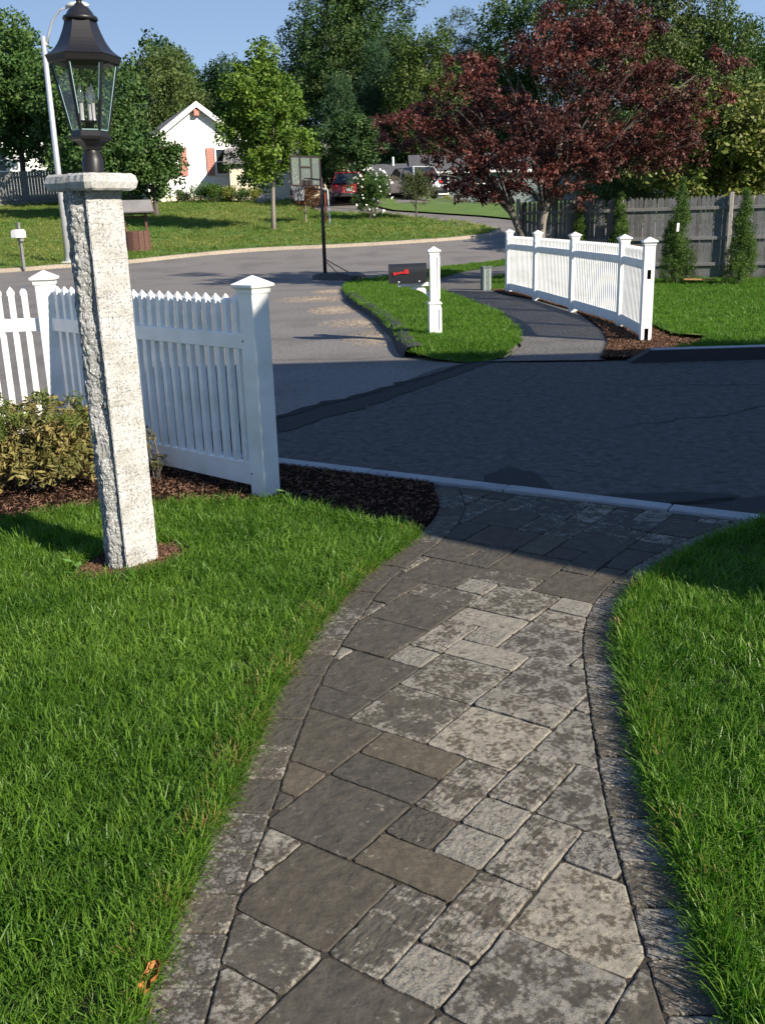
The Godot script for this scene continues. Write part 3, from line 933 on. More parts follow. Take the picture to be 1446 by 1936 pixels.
	for k in CURB.size() - 1:
		var ring := []
		for e in [CURB[k], CURB[k + 1]]:
			var t := (CURB[mini(k + 1, CURB.size() - 1)] - CURB[k]).normalized()
			var n := Vector2(t.y, -t.x)
			var wob := 0.012 * jag.get_noise_2d(e.x * 3.0, e.y * 3.0)
			var g := land(e.x, e.y)
			var row := []
			for c in [[-0.03, -0.05], [0.0, 0.06], [0.05, 0.105 + wob], [0.2, 0.115 + wob], [0.28, 0.06]]:
				var v: Vector2 = e + n * c[0]
				row.append(Vector3(v.x, g + c[1], v.y))
			ring.append(row)
		for i in 4:
			var o := Vector3((ring[0][0].x + ring[0][4].x) / 2, ring[0][0].y - 0.6, (ring[0][0].z + ring[0][4].z) / 2)
			poly(cst, [ring[0][i], ring[0][i + 1], ring[1][i + 1], ring[1][i]], o)
	struct("far_curb", done(cst), M.curb_sand)
	# black berm curbs: rough, along the island; straight, along the right lawn
	var berm := curve([0.42, -11.5, 0.36, -12.2, 0.33, -13.2, 0.2, -14.8, 0.02, -16.4, -0.2, -17.9, -0.4, -19.3, -0.5, -20.2], 8)
	var bst := mb(true)
	for k in berm.size() - 1:
		var ring := []
		for m in [k, k + 1]:
			var e: Vector2 = berm[m]
			var t := (berm[mini(m + 1, berm.size() - 1)] - berm[maxi(m - 1, 0)]).normalized()
			var n := Vector2(-t.y, t.x)
			var row := []
			for c in [[-0.14, -0.04], [-0.1, 0.07], [-0.05, 0.125], [0.08, 0.13], [0.13, 0.06]]:
				var j := 0.035 * jag.get_noise_3d(e.x * 4.0, e.y * 4.0, c[0] * 30.0)
				var v: Vector2 = e + n * (c[0] + j)
				row.append(Vector3(v.x, maxf(c[1] + j * 0.8, -0.04), v.y))
			ring.append(row)
		for i in 4:
			poly(bst, [ring[0][i], ring[0][i + 1], ring[1][i + 1], ring[1][i]], Vector3(berm[k].x, -0.4, berm[k].y))
	struct("island_curb", done(bst), M.black_curb)
	var rc := mb()
	hexa(rc, [Vector3(2.62, -0.05, -10.52), Vector3(16, -0.05, -10.52), Vector3(16, -0.05, -10.72), Vector3(2.62, -0.05, -10.72), Vector3(2.95, 0.125, -10.57), Vector3(16, 0.125, -10.57), Vector3(16, 0.125, -10.71), Vector3(2.95, 0.125, -10.71)])
	struct("driveway_curb", done(rc), M.black_curb)
	struct("painted_lit_curb_top", boxmesh(Vector3(9.47, 0.127, -10.64), Vector3(13.0, 0.012, 0.13), 0.003), M.edging)  # pale strip: light caught by the black curb's top edge, put in as colour
	# mulch beds
	MULCH = V2([-5.2, -6.2, -3.2, -5.35, -2.6, -5.18, -2.12, -5.16, -1.75, -5.38, -1.3, -5.42, -0.95, -5.45, -0.56, -5.42, -0.24, -5.1, -0.02, -4.9, 0.14, -4.86])
	for i in OUT_L.size():
		if OUT_L[i].y < -4.88 and OUT_L[i].y > -5.72:
			MULCH.append(OUT_L[i])
	MULCH.append_array(V2([0.32, edge_z(0.32) + 0.005, -0.6, edge_z(-0.6) + 0.005, -2.4, edge_z(-2.4) + 0.005, -5.2, edge_z(-5.2) + 0.005]))
	RING = V2([-1.53, -4.4, -1.45, -4.24, -1.25, -4.2, -1.1, -4.27, -0.97, -4.4, -0.9, -4.6, -0.98, -4.74, -1.2, -4.8, -1.42, -4.68])
	FIELD = V2([2.45, -10.78, 2.85, -12.1, 3.08, -13.5, 3.26, -16.2, 3.0, -18.4, 2.6, -19.8, 2.45, -21.2, 3.0, -21.2, 3.3, -19.0, 3.62, -16.2, 3.75, -13.6, 3.7, -12.4, 3.95, -12.0, 3.8, -11.4, 3.35, -10.9, 3.2, -10.74])
	struct("mulch_bed", sheet(MULCH, 0.5, func(_x, _z): return 0.008), M.bark_mulch)
	struct("mulch_ring", sheet(RING, 0.5, func(_x, _z): return 0.012), M.bark_mulch)
	struct("mulch_strip", sheet(FIELD, 0.8, func(_x, _z): return 0.03), M.bark_mulch)
	var ch := mb()
	cbox(ch, Vector3.ZERO, Vector3(0.034, 0.004, 0.008), 0.001)
	cbox(ch, Vector3(0.012, 0.004, 0.012), Vector3(0.02, 0.003, 0.006), 0.001, Basis(Vector3(0.3, 1, 0.2).normalized(), 1.1))
	var chips := done(ch)
	for bed in [[MULCH, 14000, 0.01, "mulch_chips", 0.6], [RING, 3600, 0.014, "mulch_chips", 0.55], [FIELD, 9000, 0.034, "mulch_chips", 0.9]]:
		var pl: PackedVector2Array = bed[0]
		var bb := Rect2(pl[0], Vector2.ZERO)
		for v in pl:
			bb = bb.expand(v)
		xs = []
		cs = []
		while xs.size() < bed[1]:
			var w := Vector2(r0.randf_range(bb.position.x, bb.end.x), r0.randf_range(bb.position.y, bb.end.y))
			if Geometry2D.is_point_in_polygon(w, pl):
				var b := Basis(Vector3(r0.randfn() * 0.35, 1, r0.randfn() * 0.35).normalized(), r0.randf() * TAU).scaled(Vector3(r0.randf_range(0.4, 1.5), 1.2, r0.randf_range(0.6, 1.6)) * bed[4])
				xs.append(Transform3D(b, Vector3(w.x, bed[2] + r0.randf() * 0.012, w.y)))
				var v := pow(r0.randf(), 1.6)
				cs.append(Color(0.05, 0.028, 0.019).lerp(Color(0.26, 0.15, 0.1), v))
		scatter(bed[3], chips, M.chip, xs, cs)

# ---------------------------------------------------------------- the paver walk
func stone_mesh(pl: PackedVector2Array, uvf: Callable, r: RandomNumberGenerator) -> ArrayMesh:
	var line := PackedVector2Array()
	for i in pl.size():      # resampled with a little wear
		var a := pl[i]
		var b := pl[(i + 1) % pl.size()]
		var n := maxi(1, int(round(a.distance_to(b) / 0.035)))
		for k in n:
			line.append(a.lerp(b, float(k) / n))
	var c := Vector2.ZERO
	for v in line:
		c += v / line.size()
	var top := []
	var mid := []
	var low := []
	var tilt := Vector2(r.randfn(), r.randfn()) * 0.004
	var lift := r.randfn() * 0.0012
	for i in line.size():
		var t := (line[(i + 1) % line.size()] - line[(i - 1 + line.size()) % line.size()]).normalized()
		var n := Vector2(-t.y, t.x)
		if n.dot(c - line[i]) < 0:
			n = -n
		var v := line[i] + n * r.randf_range(-0.001, 0.0034)
		var y := lift + (v - c).dot(tilt)
		top.append(Vector3(v.x + n.x * 0.0045, y, v.y + n.y * 0.0045))
		mid.append(Vector3(v.x, y - 0.0012 - r.randf() * 0.0014, v.y))
		low.append(Vector3(v.x, -0.04, v.y))
	var st := mb()
	var oc := Vector3(c.x, lift, c.y)
	var put := func(v: Vector3):
		st.set_uv(uvf.call(Vector2(v.x, v.z)))
		st.add_vertex(v)
	var n := top.size()
	for i in n:
		var j := (i + 1) % n
		for f in [[oc, top[i], top[j]], [top[i], mid[i], mid[j]], [top[i], mid[j], top[j]], [mid[i], low[i], low[j]], [mid[i], low[j], mid[j]]]:
			var nn: Vector3 = (f[1] - f[0]).cross(f[2] - f[0])
			var outw: Vector3 = (f[0] + f[1] + f[2]) / 3.0 - Vector3(c.x, -0.08, c.y)
			if nn.dot(outw) < 0:
				for v in [f[0], f[1], f[2]]:
					put.call(v)
			else:
				for v in [f[0], f[2], f[1]]:
					put.call(v)
	return done(st)

func walkway() -> void:
	var bed := PackedVector2Array(OUT_L)
	var other := PackedVector2Array(OUT_R)
	other.reverse()
	bed.append_array(other)
	var stop := V2([-4, 3, 6, 3, 6, edge_z(6), -4, edge_z(-4)])      # all that lies on this side of the edging
	bed = Geometry2D.intersect_polygons(bed, stop)[0]
	var walk := struct("walkway", sheet(bed, 0.5, func(_x, _z): return -0.006), M.joint)
	var inner := PackedVector2Array(IN_L)
	other = PackedVector2Array(IN_R)
	other.reverse()
	inner.append_array(other)
	inner = Geometry2D.intersect_polygons(inner, stop)[0]
	var r := RandomNumberGenerator.new()
	r.seed = 21
	var a := deg_to_rad(35.3)
	var U := Vector2(cos(a), sin(a))
	var V := Vector2(sin(a), -cos(a))
	# column, row, columns wide, rows deep, look (0 dark .. 4 pale)
	var laid := [[5, 0, 2, 2, 0], [5, -1, 2, 1, 1], [5, -3, 2, 2, 2], [7, -2, 2, 2, 0], [7, 0, 1, 2, 1], [6, 2, 2, 1, 0], [4, 2, 2, 2, 0], [3, 1, 2, 1, 2], [4, 0, 1, 1, 4], [3, 2, 1, 1, 0], [2, 3, 2, 1, 0],
		[2, 4, 2, 2, 0], [4, 4, 2, 1, 0], [4, 5, 2, 1, 0], [3, 6, 2, 2, 1], [1, 6, 2, 1, 0], [1, 7, 2, 2, 0], [0, 8, 1, 1, 4], [0, 9, 2, 2, 0], [0, 11, 2, 2, 0], [-1, 11, 1, 1, 2], [-2, 12, 2, 2, 0],
		[0, 13, 2, 1, 1], [1, 14, 1, 1, 4], [2, 13, 2, 2, 2], [2, 12, 2, 1, 4], [2, 10, 1, 2, 3], [2, 9, 1, 1, 4], [3, 11, 1, 1, 4], [3, 10, 2, 1, 4], [4, 11, 2, 2, 2], [4, 14, 2, 1, 4], [4, 13, 2, 1, 3],
		[6, 11, 1, 1, 4], [5, 9, 2, 2, 2], [7, 9, 1, 1, 4], [5, 8, 2, 1, 3], [3, 8, 2, 2, 2], [5, 6, 2, 2, 3], [7, 7, 2, 2, 3], [7, 5, 1, 2, 2], [6, 4, 1, 2, 2], [6, 3, 1, 1, 0], [7, 4, 1, 1, 4],
		[7, 3, 1, 1, 4], [8, 3, 1, 2, 3], [8, 5, 2, 2, 2], [9, 4, 1, 1, 3], [9, 2, 2, 2, 3], [8, 1, 1, 2, 2], [8, 0, 1, 1, 4], [9, 0, 2, 2, 2], [11, -1, 2, 2, 4], [-2, 16, 2, 2, 0], [-1, 14, 2, 2, 0],
		[0, 16, 1, 2, 0], [1, 15, 2, 1, 1], [1, 16, 2, 2, 0], [3, 15, 2, 2, 0], [-1, 18, 2, 2, 0], [0, 20, 1, 2, 1], [1, 18, 1, 2, 0], [1, 22, 1, 2, 2], [2, 19, 2, 2, 0], [2, 22, 2, 2, 1], [4, 18, 2, 2, 0], [4, 21, 2, 1, 2], [3, 23, 1, 2, 3]]
	var used := {}
	for s in laid:
		for i in s[2]:
			for j in s[3]:
				used[Vector2i(s[0] + i, s[1] + j)] = true
	for j in range(-22, 40):      # what the photograph shows too dimly to read is laid in the same bond
		for i in range(-14, 30):
			if used.has(Vector2i(i, j)):
				continue
			var c := U * (-2.248 + 0.1515 * (i + 0.5)) + V * (1.4 + 0.1495 * (j + 0.5))
			if c.y > 1.7 or c.y < -7.0 or absf(c.x) > 3.5:
				continue
			var pick := r.randi() % 4
			for size in [[[2, 2], [2, 1], [1, 2], [1, 1]], [[2, 1], [1, 2], [1, 1]], [[1, 2], [2, 1], [1, 1]], [[2, 2], [1, 2], [2, 1], [1, 1]]][pick]:
				var free := true
				for di in size[0]:
					for dj in size[1]:
						free = free and not used.has(Vector2i(i + di, j + dj))
				if free:
					for di in size[0]:
						for dj in size[1]:
							used[Vector2i(i + di, j + dj)] = true
					laid.append([i, j, size[0], size[1], [0, 0, 1, 2, 1, 0][r.randi() % 6]])
					break
	for s in laid:
		var u0: float = -2.248 + 0.1515 * s[0]
		var v0: float = 1.4 + 0.1495 * s[1]
		var u1: float = u0 + 0.1515 * s[2]
		var v1: float = v0 + 0.1495 * s[3]
		var sq := PackedVector2Array([U * u0 + V * v0, U * u1 + V * v0, U * u1 + V * v1, U * u0 + V * v1])
		for piece in Geometry2D.intersect_polygons(sq, inner):
			var shrunk := Geometry2D.offset_polygon(piece, -0.013, Geometry2D.JOIN_MITER)
			if shrunk.is_empty():
				shrunk = Geometry2D.offset_polygon(piece, -0.004, Geometry2D.JOIN_MITER)
				if shrunk.is_empty():
					continue
			else:
				shrunk = Geometry2D.offset_polygon(shrunk[0], 0.0112, Geometry2D.JOIN_ROUND)
			var turned: bool = s[3] > s[2]
			var flip := r.randi() % 2
			var uvf := func(w: Vector2) -> Vector2:
				var k := Vector2((w.dot(U) - u0) / (u1 - u0), (w.dot(V) - v0) / (v1 - v0))
				if turned:
					k = Vector2(k.y, k.x)
				return Vector2(1.0 - k.x, k.y) if flip else k
			var kind := 0 if s[2] == 2 and s[3] == 2 else 2 if s[2] == 1 and s[3] == 1 else 1
			var m: Material = M.small[s[4]] if kind == 2 else [M.sq, M.rect][kind][s[4] * 2 + r.randi() % 2]
			part("paver", stone_mesh(shrunk[0], uvf, r), m, walk)
	# a course of half stones along both sides
	for side in [[IN_L, OUT_L, 0.55], [IN_R, OUT_R, 1.3]]:
		var run := 0.0
		var next := rng.randf_range(0.14, 0.19)
		var first := 0
		var inl: PackedVector2Array = side[0]
		var outl: PackedVector2Array = side[1]
		# resample finely
		var fi := PackedVector2Array()
		var fo := PackedVector2Array()
		for k in inl.size() - 1:
			for e in 6:
				fi.append(inl[k].lerp(inl[k + 1], e / 6.0))
				fo.append(outl[k].lerp(outl[k + 1], e / 6.0))
		for k in fi.size() - 1:
			run += fi[k].distance_to(fi[k + 1]) * 0.5 + fo[k].distance_to(fo[k + 1]) * 0.5
			if run >= next or k == fi.size() - 2:
				var pl := PackedVector2Array()
				for e in range(first, k + 2, 2):
					pl.append(fi[e])
				if pl[-1] != fi[k + 1]:
					pl.append(fi[k + 1])
				var bk := PackedVector2Array()
				for e in range(first, k + 2, 2):
					bk.append(fo[e])
				if bk[-1] != fo[k + 1]:
					bk.append(fo[k + 1])
				bk.reverse()
				pl.append_array(bk)
				var ang := (fi[k] - fi[first]).angle()
				var mid := (fi[first] + fo[k]) / 2.0
				for piece in Geometry2D.intersect_polygons(pl, stop):
					var shrunk := Geometry2D.offset_polygon(piece, -0.011, Geometry2D.JOIN_MITER)
					if shrunk.is_empty():
						continue
					shrunk = Geometry2D.offset_polygon(shrunk[0], 0.0095, Geometry2D.JOIN_ROUND)
					var uvf := func(w: Vector2) -> Vector2: return (w - mid).rotated(-ang) / 0.2 + Vector2(0.5, 0.5)
					part("border_paver", stone_mesh(shrunk[0], uvf, r), M.small[[0, 0, 1, 2, 1, 2, 0, 1][r.randi() % 8] if side[2] < 1.0 else [1, 2, 1, 3, 0, 2, 3, 1][r.randi() % 8]], walk)
				first = k + 1
				run = 0.0
				next = r.randf_range(0.14, 0.185)

# ---------------------------------------------------------------- lawns
func lawns() -> void:
	LAWN_L = PackedVector2Array()
	for v in OUT_L:
		if v.y > -4.86:
			LAWN_L.append(v)
	LAWN_L.append_array(V2([0.14, -4.88, -0.02, -4.92, -0.24, -5.12, -0.56, -5.44, -0.95, -5.47, -1.3, -5.44, -1.75, -5.4, -2.12, -5.18, -2.6, -5.2, -3.2, -5.37, -5.2, -6.2, -12, -7, -12, 1.6]))
	LAWN_R = PackedVector2Array()
	for v in OUT_R:
		if v.y > edge_z(v.x) + 0.03:
			LAWN_R.append(v)
	LAWN_R.append_array(V2([2.1, edge_z(2.1) + 0.02, 5.8, edge_z(5.8) + 0.02, 5.8, 1.6]))
	ISLAND = V2([1.2, -10.95, 1.45, -11.15, 1.77, -12.1, 1.87, -13.2, 1.9, -15.6, 1.66, -18, 1.3, -20.5, 1.15, -22.5, 1.5, -25.5, 2.6, -28.5, 4.2, -30.8, 9, -33.2, 9, -34.4, 4.3, -32.2, 2.0, -30.2, 0.4, -27.0, -0.7, -24.6, -0.72, -22.6, -0.58, -20.6, -0.46, -19.3, -0.25, -17.8, -0.03, -16.3, 0.15, -14.8, 0.28, -13.2, 0.32, -12.2, 0.4, -11.5, 0.62, -11.15, 0.95, -10.95])
	var right := V2([3.2, -10.72, 3.4, -10.92, 3.85, -11.4, 4.0, -12.0, 3.75, -12.4, 3.8, -13.6, 3.67, -16.2, 3.35, -19.0, 3.0, -21.2, 2.5, -21.2, 2.5, -23.5, 3.1, -26, 4.6, -28.6, 9, -31.6, 22, -33, 22, -10.72])
	var rise := func(x, z): return 0.085 if z < -11.6 else 0.085 * clampf((-z - 10.9) / 0.7, 0, 1)
	var rise2 := func(_x, z): return lerpf(0.1, -0.02, clampf((-z - 11.0) / 9.0, 0, 1)) + land(0, z)
	var island_y := func(x, z): return rise.call(x, z) * clampf(1.0 - (-z - 20.0) / 9.0, 0.25, 1) + land(x, z)
	struct("left_lawn", sheet(LAWN_L, 1.0, func(_x, _z): return -0.004), M.soil)
	struct("right_lawn", sheet(LAWN_R, 1.0, func(_x, _z): return 0.0), M.soil)
	struct("island_lawn", sheet(ISLAND, 1.0, island_y), M.lawn)
	struct("field_lawn", sheet(right, 1.5, rise2), M.lawn)
	FAR_LAWN = offset(CURB, 0.2)
	FAR_LAWN.append_array(V2([-3.2, -51, -3.6, -56, -12, -66, -70, -72, -70, -30]))
	struct("far_lawn", sheet(FAR_LAWN, 1.5, on_land(0.1)), M.lawn)
	struct("far_lawn", sheet(V2([6.9, -42.6, 6.3, -44.4, 5.0, -46.2, 2.5, -48.6, 1.0, -50.0, 0.4, -51.6, -0.4, -54, -1, -80, 60, -90, 60, -36, 24, -41.6]), 2.0, on_land(0.06)), M.lawn)
	struct("path", sheet(V2([2.6, -45.6, 3.4, -44.2, 4.1, -42.9, 3.55, -41.9, 3.3, -43.4, 2.3, -45.4]), 1.0, on_land(0.115)), M.asphalt)
	# blades: dense and single close by, coarser farther off
	var near := grass_clump(1, 18, 0.072, 0.04, 0.0036, 0.75)
	var long := grass_clump(2, 14, 0.095, 0.038, 0.004, 0.9)
	var mid := grass_clump(3, 26, 0.075, 0.085, 0.006, 0.6)
	var far := grass_clump(4, 26, 0.1, 0.22, 0.018, 0.7)
	var c0 := Color(0.055, 0.135, 0.013)
	var c1 := Color(0.148, 0.252, 0.034)
	var view := func(w): return in_view(w, 1.5)
	lawn_blades("grass", LAWN_L, [RING], near, 1500.0, func(_x, _z): return 0.0, 1.0, c0, c1, 31, view)
	lawn_blades("grass", LAWN_R, [], near, 1500.0, func(_x, _z): return 0.0, 0.96, c0, c1, 32, view)
	# longer blades that hang over the edges of walk, bed and post ring
	var xf := []
	var cols := []
	var r := RandomNumberGenerator.new()
	r.seed = 33
	for e in [[OUT_L, -1, 0.025, 0.75], [OUT_R, 1, 0.03, 0.85]]:
		var line: PackedVector2Array = e[0]
		for k in line.size() - 1:
			var cnt := int(line[k].distance_to(line[k + 1]) * 260.0)
			for i in cnt:
				var w := line[k].lerp(line[k + 1], r.randf())
				if w.y > 0.2 or w.y < (-4.86 if e[1] < 0 else edge_z(w.x) * 0 - 4.9) or (e[1] > 0 and w.y < edge_z(w.x) + 0.05):
					continue
				var t := (line[k + 1] - line[k]).normalized()
				var n: Vector2 = Vector2(-t.y, t.x) * e[1]
				w += n * r.randf_range(-0.01, 0.06)
				var s: float = e[3] * r.randf_range(0.7, 1.25)
				var ax := Vector3(t.x, 0, t.y)
				var b: Basis = Basis(ax, r.randf_range(0.05, 0.55) * -e[1]) * Basis(Vector3.UP, r.randf() * TAU)
				xf.append(Transform3D(b.scaled(Vector3.ONE * s), Vector3(w.x, -0.004, w.y)))
				cols.append(c0.lerp(c1, r.randf()) if r.randf() < (0.87 if e[1] < 0 else 0.97) else Color(0.3, 0.215, 0.085))
	for pl in [RING, MULCH]:
		for k in pl.size():
			var a: Vector2 = pl[k]
			var b: Vector2 = pl[(k + 1) % pl.size()]
			if pl == MULCH and (k > 9 or k == pl.size() - 1):
				continue
			for i in int(a.distance_to(b) * 130.0):
				var w := a.lerp(b, r.randf()) + Vector2(r.randfn(), r.randfn()) * 0.02
				xf.append(Transform3D(Basis(Vector3(r.randfn() * 0.3, 1, r.randfn() * 0.3).normalized(), r.randf() * TAU).scaled(Vector3.ONE * r.randf_range(0.7, 1.1)), Vector3(w.x, 0, w.y)))
				cols.append(c0.lerp(c1, r.randf()))
	scatter("grass_fringe", long, M.blade, xf, cols)
	var m0 := Color(0.07, 0.15, 0.016)
	var m1 := Color(0.135, 0.235, 0.033)
	lawn_blades("grass", ISLAND, [], mid, 420.0, island_y, 0.9, m0, m1, 34, func(w): return in_view(w, 1.6) and w.y > -33.0)
	lawn_blades("grass", right, [], mid, 230.0, rise2, 0.95, m0, m1, 35, func(w): return in_view(w, 1.8) and w.y > -27.0)
	lawn_blades("grass", FAR_LAWN, [], far, 30.0, on_land(0.09), 0.91, Color(0.085, 0.18, 0.024), Color(0.28, 0.27, 0.085), 36, func(w): return in_view(w, 1.0) and w.y > -66.0)

# ---------------------------------------------------------------- the building whose shadow lies across the driveway
func garage() -> void:
	var t := thing("garage", "white sided garage right of the driveway that throws the broad shadow", "building")
	var x0 := 6.07
	var x1 := 15.0
	var zn := -0.09
	var zf := -3.69
	var he := 6.0
	var hr := 6.89
	var st := mb()
	for w in [[Vector3(x0, 0, zn), Vector3(x1, 0, zn), Vector3(0, 0, 1), he], [Vector3(x0, 0, zf), Vector3(x1, 0, zf), Vector3(0, 0, -1), hr - 0.06], [Vector3(x0, 0, zn), Vector3(x0, 0, zf), Vector3(-1, 0, 0), he], [Vector3(x1, 0, zn), Vector3(x1, 0, zf), Vector3(1, 0, 0), he]]:
		siding(st, w[0], w[1], -0.1, w[3], w[2])
	for x in [x0, x1]:
		poly(st, [Vector3(x, he, zn), Vector3(x, he, zf), Vector3(x, hr, zf)], Vector3(10, 3, -2))
	part("wall", done(st), M.white_siding, t)
	part("roof", done_hexa([Vector3(x0 - 0.03, he, zn + 0.03), Vector3(x1 + 0.03, he, zn + 0.03), Vector3(x1 + 0.03, hr, zf - 0.03), Vector3(x0 - 0.03, hr, zf - 0.03), Vector3(x0 - 0.03, he + 0.1, zn + 0.03), Vector3(x1 + 0.03, he + 0.1, zn + 0.03), Vector3(x1 + 0.03, hr + 0.1, zf - 0.03), Vector3(x0 - 0.03, hr + 0.1, zf - 0.03)]), M.shingle, t)

func done_hexa(pts: Array) -> ArrayMesh:
	var st := mb()
	hexa(st, pts)
	return done(st)

# ---------------------------------------------------------------- white picket fence by the granite post
func left_fence() -> void:
	var f := thing("picket_fence", "white picket fence with pyramid post caps, behind the granite lamp post", "fence")
	var posts := [Vector2(-0.7, -5.69), Vector2(-2.36, -7.16), Vector2(-4.72, -6.86), Vector2(-7.1, -6.5)]
	var pm := fence_post_mesh(0.127, 1.2)
	var cm := post_cap_mesh(0.127, 1.215)
	for k in posts.size():
		var d: Vector2 = posts[0] - posts[1] if k == 0 else posts[maxi(k, 2) - 1] - posts[maxi(k, 2)]
		var b := Basis(Vector3.UP, -d.angle())
		for e in [["post", pm], ["post_cap", cm]]:
			var o := part(e[0], e[1], M.vinyl, f)
			o.transform = Transform3D(b, Vector3(posts[k].x, 0.02, posts[k].y))
	var pk := picket_mesh(0.038, 0.038, 0.06, 1.17)
	for k in 3:
		fence_panel(f, posts[k], posts[k + 1], pk, 0.0905, 0.02)
	# two screws in the end post
	var dd: Vector2 = (posts[1] - posts[0]).normalized()
	var face := Vector2(dd.y, -dd.x)
	if face.dot(-posts[0]) < 0:
		face = -face
	for y in [0.93, 0.14]:
		var w: Vector2 = posts[0] + face * 0.064 + dd * 0.045
		part("screw", boxmesh(Vector3(w.x, y, w.y), Vector3(0.01, 0.01, 0.01), 0.002), M.screw, f)

# ---------------------------------------------------------------- granite post and lantern
func lamp_post() -> void:
	var F := Vector3(-1.22, 0, -4.37)
	var t := thing("granite_post", "grey granite post with a split rough left face and a square slab cap", "post", F)
	var u := Vector3(0.565, 0, -0.825).normalized()      # along the smooth face
	var v := Vector3(-u.z, 0, u.x) * -1.0             # away from the corner along the rough face
	v = Vector3(-0.825, 0, -0.565).normalized()
	var w := 0.2
	var dp := 0.145
	var h := 1.74
	var n1 := FastNoiseLite.new()
	n1.seed = 3
	n1.frequency = 3.2
	n1.fractal_type = FastNoiseLite.FRACTAL_RIDGED
	n1.fractal_octaves = 4
	var n2 := FastNoiseLite.new()
	n2.seed = 8
	n2.frequency = 14.0
	n2.fractal_octaves = 4
	var n3 := FastNoiseLite.new()
	n3.seed = 12
	n3.noise_type = FastNoiseLite.TYPE_CELLULAR
	n3.cellular_return_type = FastNoiseLite.RETURN_DISTANCE2_SUB
	n3.frequency = 34.0
	n3.fractal_type = FastNoiseLite.FRACTAL_NONE
	# smooth sides with slightly chipped arrises
	var st := mb()
	var rows := 60
	var edge := func(k: int, s: float) -> float: return 0.004 * n2.get_noise_2d(k * 0.11, s * 7.0) + 0.003
	for k in rows:
		var y0 := -0.1 + (h + 0.1) * k / rows
		var y1 := -0.1 + (h + 0.1) * (k + 1) / rows
		var line := []
		for e in [[k, y0], [k + 1, y1]]:
			var c0: float = edge.call(e[0], 1)
			var c1: float = edge.call(e[0], 2)
			var c2: float = edge.call(e[0], 3)
			line.append([v * c0 * 1.5 + Vector3.UP * e[1], u * c0 + Vector3.UP * e[1], u * (w - c1) + Vector3.UP * e[1], u * w + v * c1 + Vector3.UP * e[1], u * w + v * (dp - c2) + Vector3.UP * e[1], u * (w - c2) + v * dp + Vector3.UP * e[1], u * 0.004 + v * dp + Vector3.UP * e[1]])
		for i in 6:
			poly(st, [line[0][i], line[0][i + 1], line[1][i + 1], line[1][i]], u * w / 2 + v * dp / 2 + Vector3.UP * (y0 + y1) / 2)
	poly(st, [u * 0.003 + Vector3.UP * h, u * w + Vector3.UP * h, u * w + v * dp + Vector3.UP * h, v * dp + Vector3.UP * h], Vector3(0, 0.5, 0))
	part("shaft", done(st), M.granite, t)
	# the split face: a wandering ridge with conchoidal scars on both sides
	var rs := mb()
	var nx := 34
	var ny := 300
	var grid := []
	for j in ny + 1:
		var y := -0.1 + (h + 0.1) * j / ny
		var row := []
		var ridge := 0.52 + 0.2 * n2.get_noise_1d(y * 0.12) + 0.05 * n2.get_noise_1d(y * 0.7 + 9)
		for i in nx + 1:
			var f := float(i) / nx
			var fade := smoothstep(0.0, 0.03, f) * smoothstep(0.0, 0.03, 1.0 - f)
			var rise := 0.036 * smoothstep(ridge - 0.36, ridge, f) * (1.0 - 0.75 * smoothstep(ridge, 1.0, f)) - 0.007 * smoothstep(0.0, 0.1, f) * (1.0 - smoothstep(0.1, 0.3, f))
			var chip := 0.012 * n1.get_noise_3d(f * 0.5, y * 1.3, 1.0) + 0.009 * n2.get_noise_3d(f * 0.9, y * 1.3, 4.0) + 0.009 * n3.get_noise_3d(f * dp, y * 0.8, 2.0)
			var dis := (rise + chip) * fade
			row.append(v * (f * dp) - u * (dis - 0.002) + Vector3.UP * y)
		grid.append(row)
	for j in ny:
		for i in nx:
			poly(rs, [grid[j][i], grid[j][i + 1], grid[j + 1][i + 1]], u * 2 + Vector3.UP * grid[j][i].y)
			poly(rs, [grid[j][i], grid[j + 1][i + 1], grid[j + 1][i]], u * 2 + Vector3.UP * grid[j][i].y)
	part("split_face", done(rs), M.granite_rough_shaded, t)
	# cap slab with pitched edges
	var cs := mb()
	var mid := u * w / 2 + v * dp / 2
	var half := 0.143
	var ring := []
	for lv in [[1.738, -0.008], [1.746, 0.0], [1.772, 0.006], [1.798, 0.0], [1.808, -0.012]]:
		var rw := []
		for s in [[-1, -1, 1, 0], [1, -1, 0, 1], [1, 1, -1, 0], [-1, 1, 0, -1]]:
			for k in 14:
				var a: float = -1.0 + 2.0 * k / 14.0
				var cx: float = s[0] if s[2] == 0 else a * s[2]
				var cy: float = s[1] if s[3] == 0 else a * s[3]
				var corner := 0.012 * maxf(0.0, absf(a) - 0.88) / 0.12
				var rough := 0.006 * n2.get_noise_3d(cx * 1.1, cy * 1.1, lv[0] * 8.0)
				rw.append(mid + u * cx * (half + lv[1] + rough - corner) + v * cy * (half + lv[1] + rough - corner) + Vector3.UP * (lv[0] + 0.003 * n2.get_noise_2d(cx, cy * 2.0)))
		ring.append(rw)
	for i in ring.size() - 1:
		for k in ring[0].size():
			var j: int = (k + 1) % ring[0].size()
			poly(cs, [ring[i][k], ring[i][j], ring[i + 1][j], ring[i + 1][k]], mid + Vector3.UP * 1.77)
	poly(cs, ring[0], mid + Vector3.UP * 3)
	var top := mid + Vector3.UP * 1.809
	for k in ring[-1].size():
		poly(cs, [top, ring[-1][k], ring[-1][(k + 1) % ring[-1].size()]], mid)
	part("cap", done(cs), M.granite, t)

	# lantern
	var at := F + mid + Vector3(0.014, 1.806, 0)
	var lt := thing("lantern", "black six-sided post lantern with clear glass panes, standing on the granite post", "lantern", at)
	lt.scale = Vector3(0.87, 0.855, 0.87)
	lt.rotation.z = -0.022
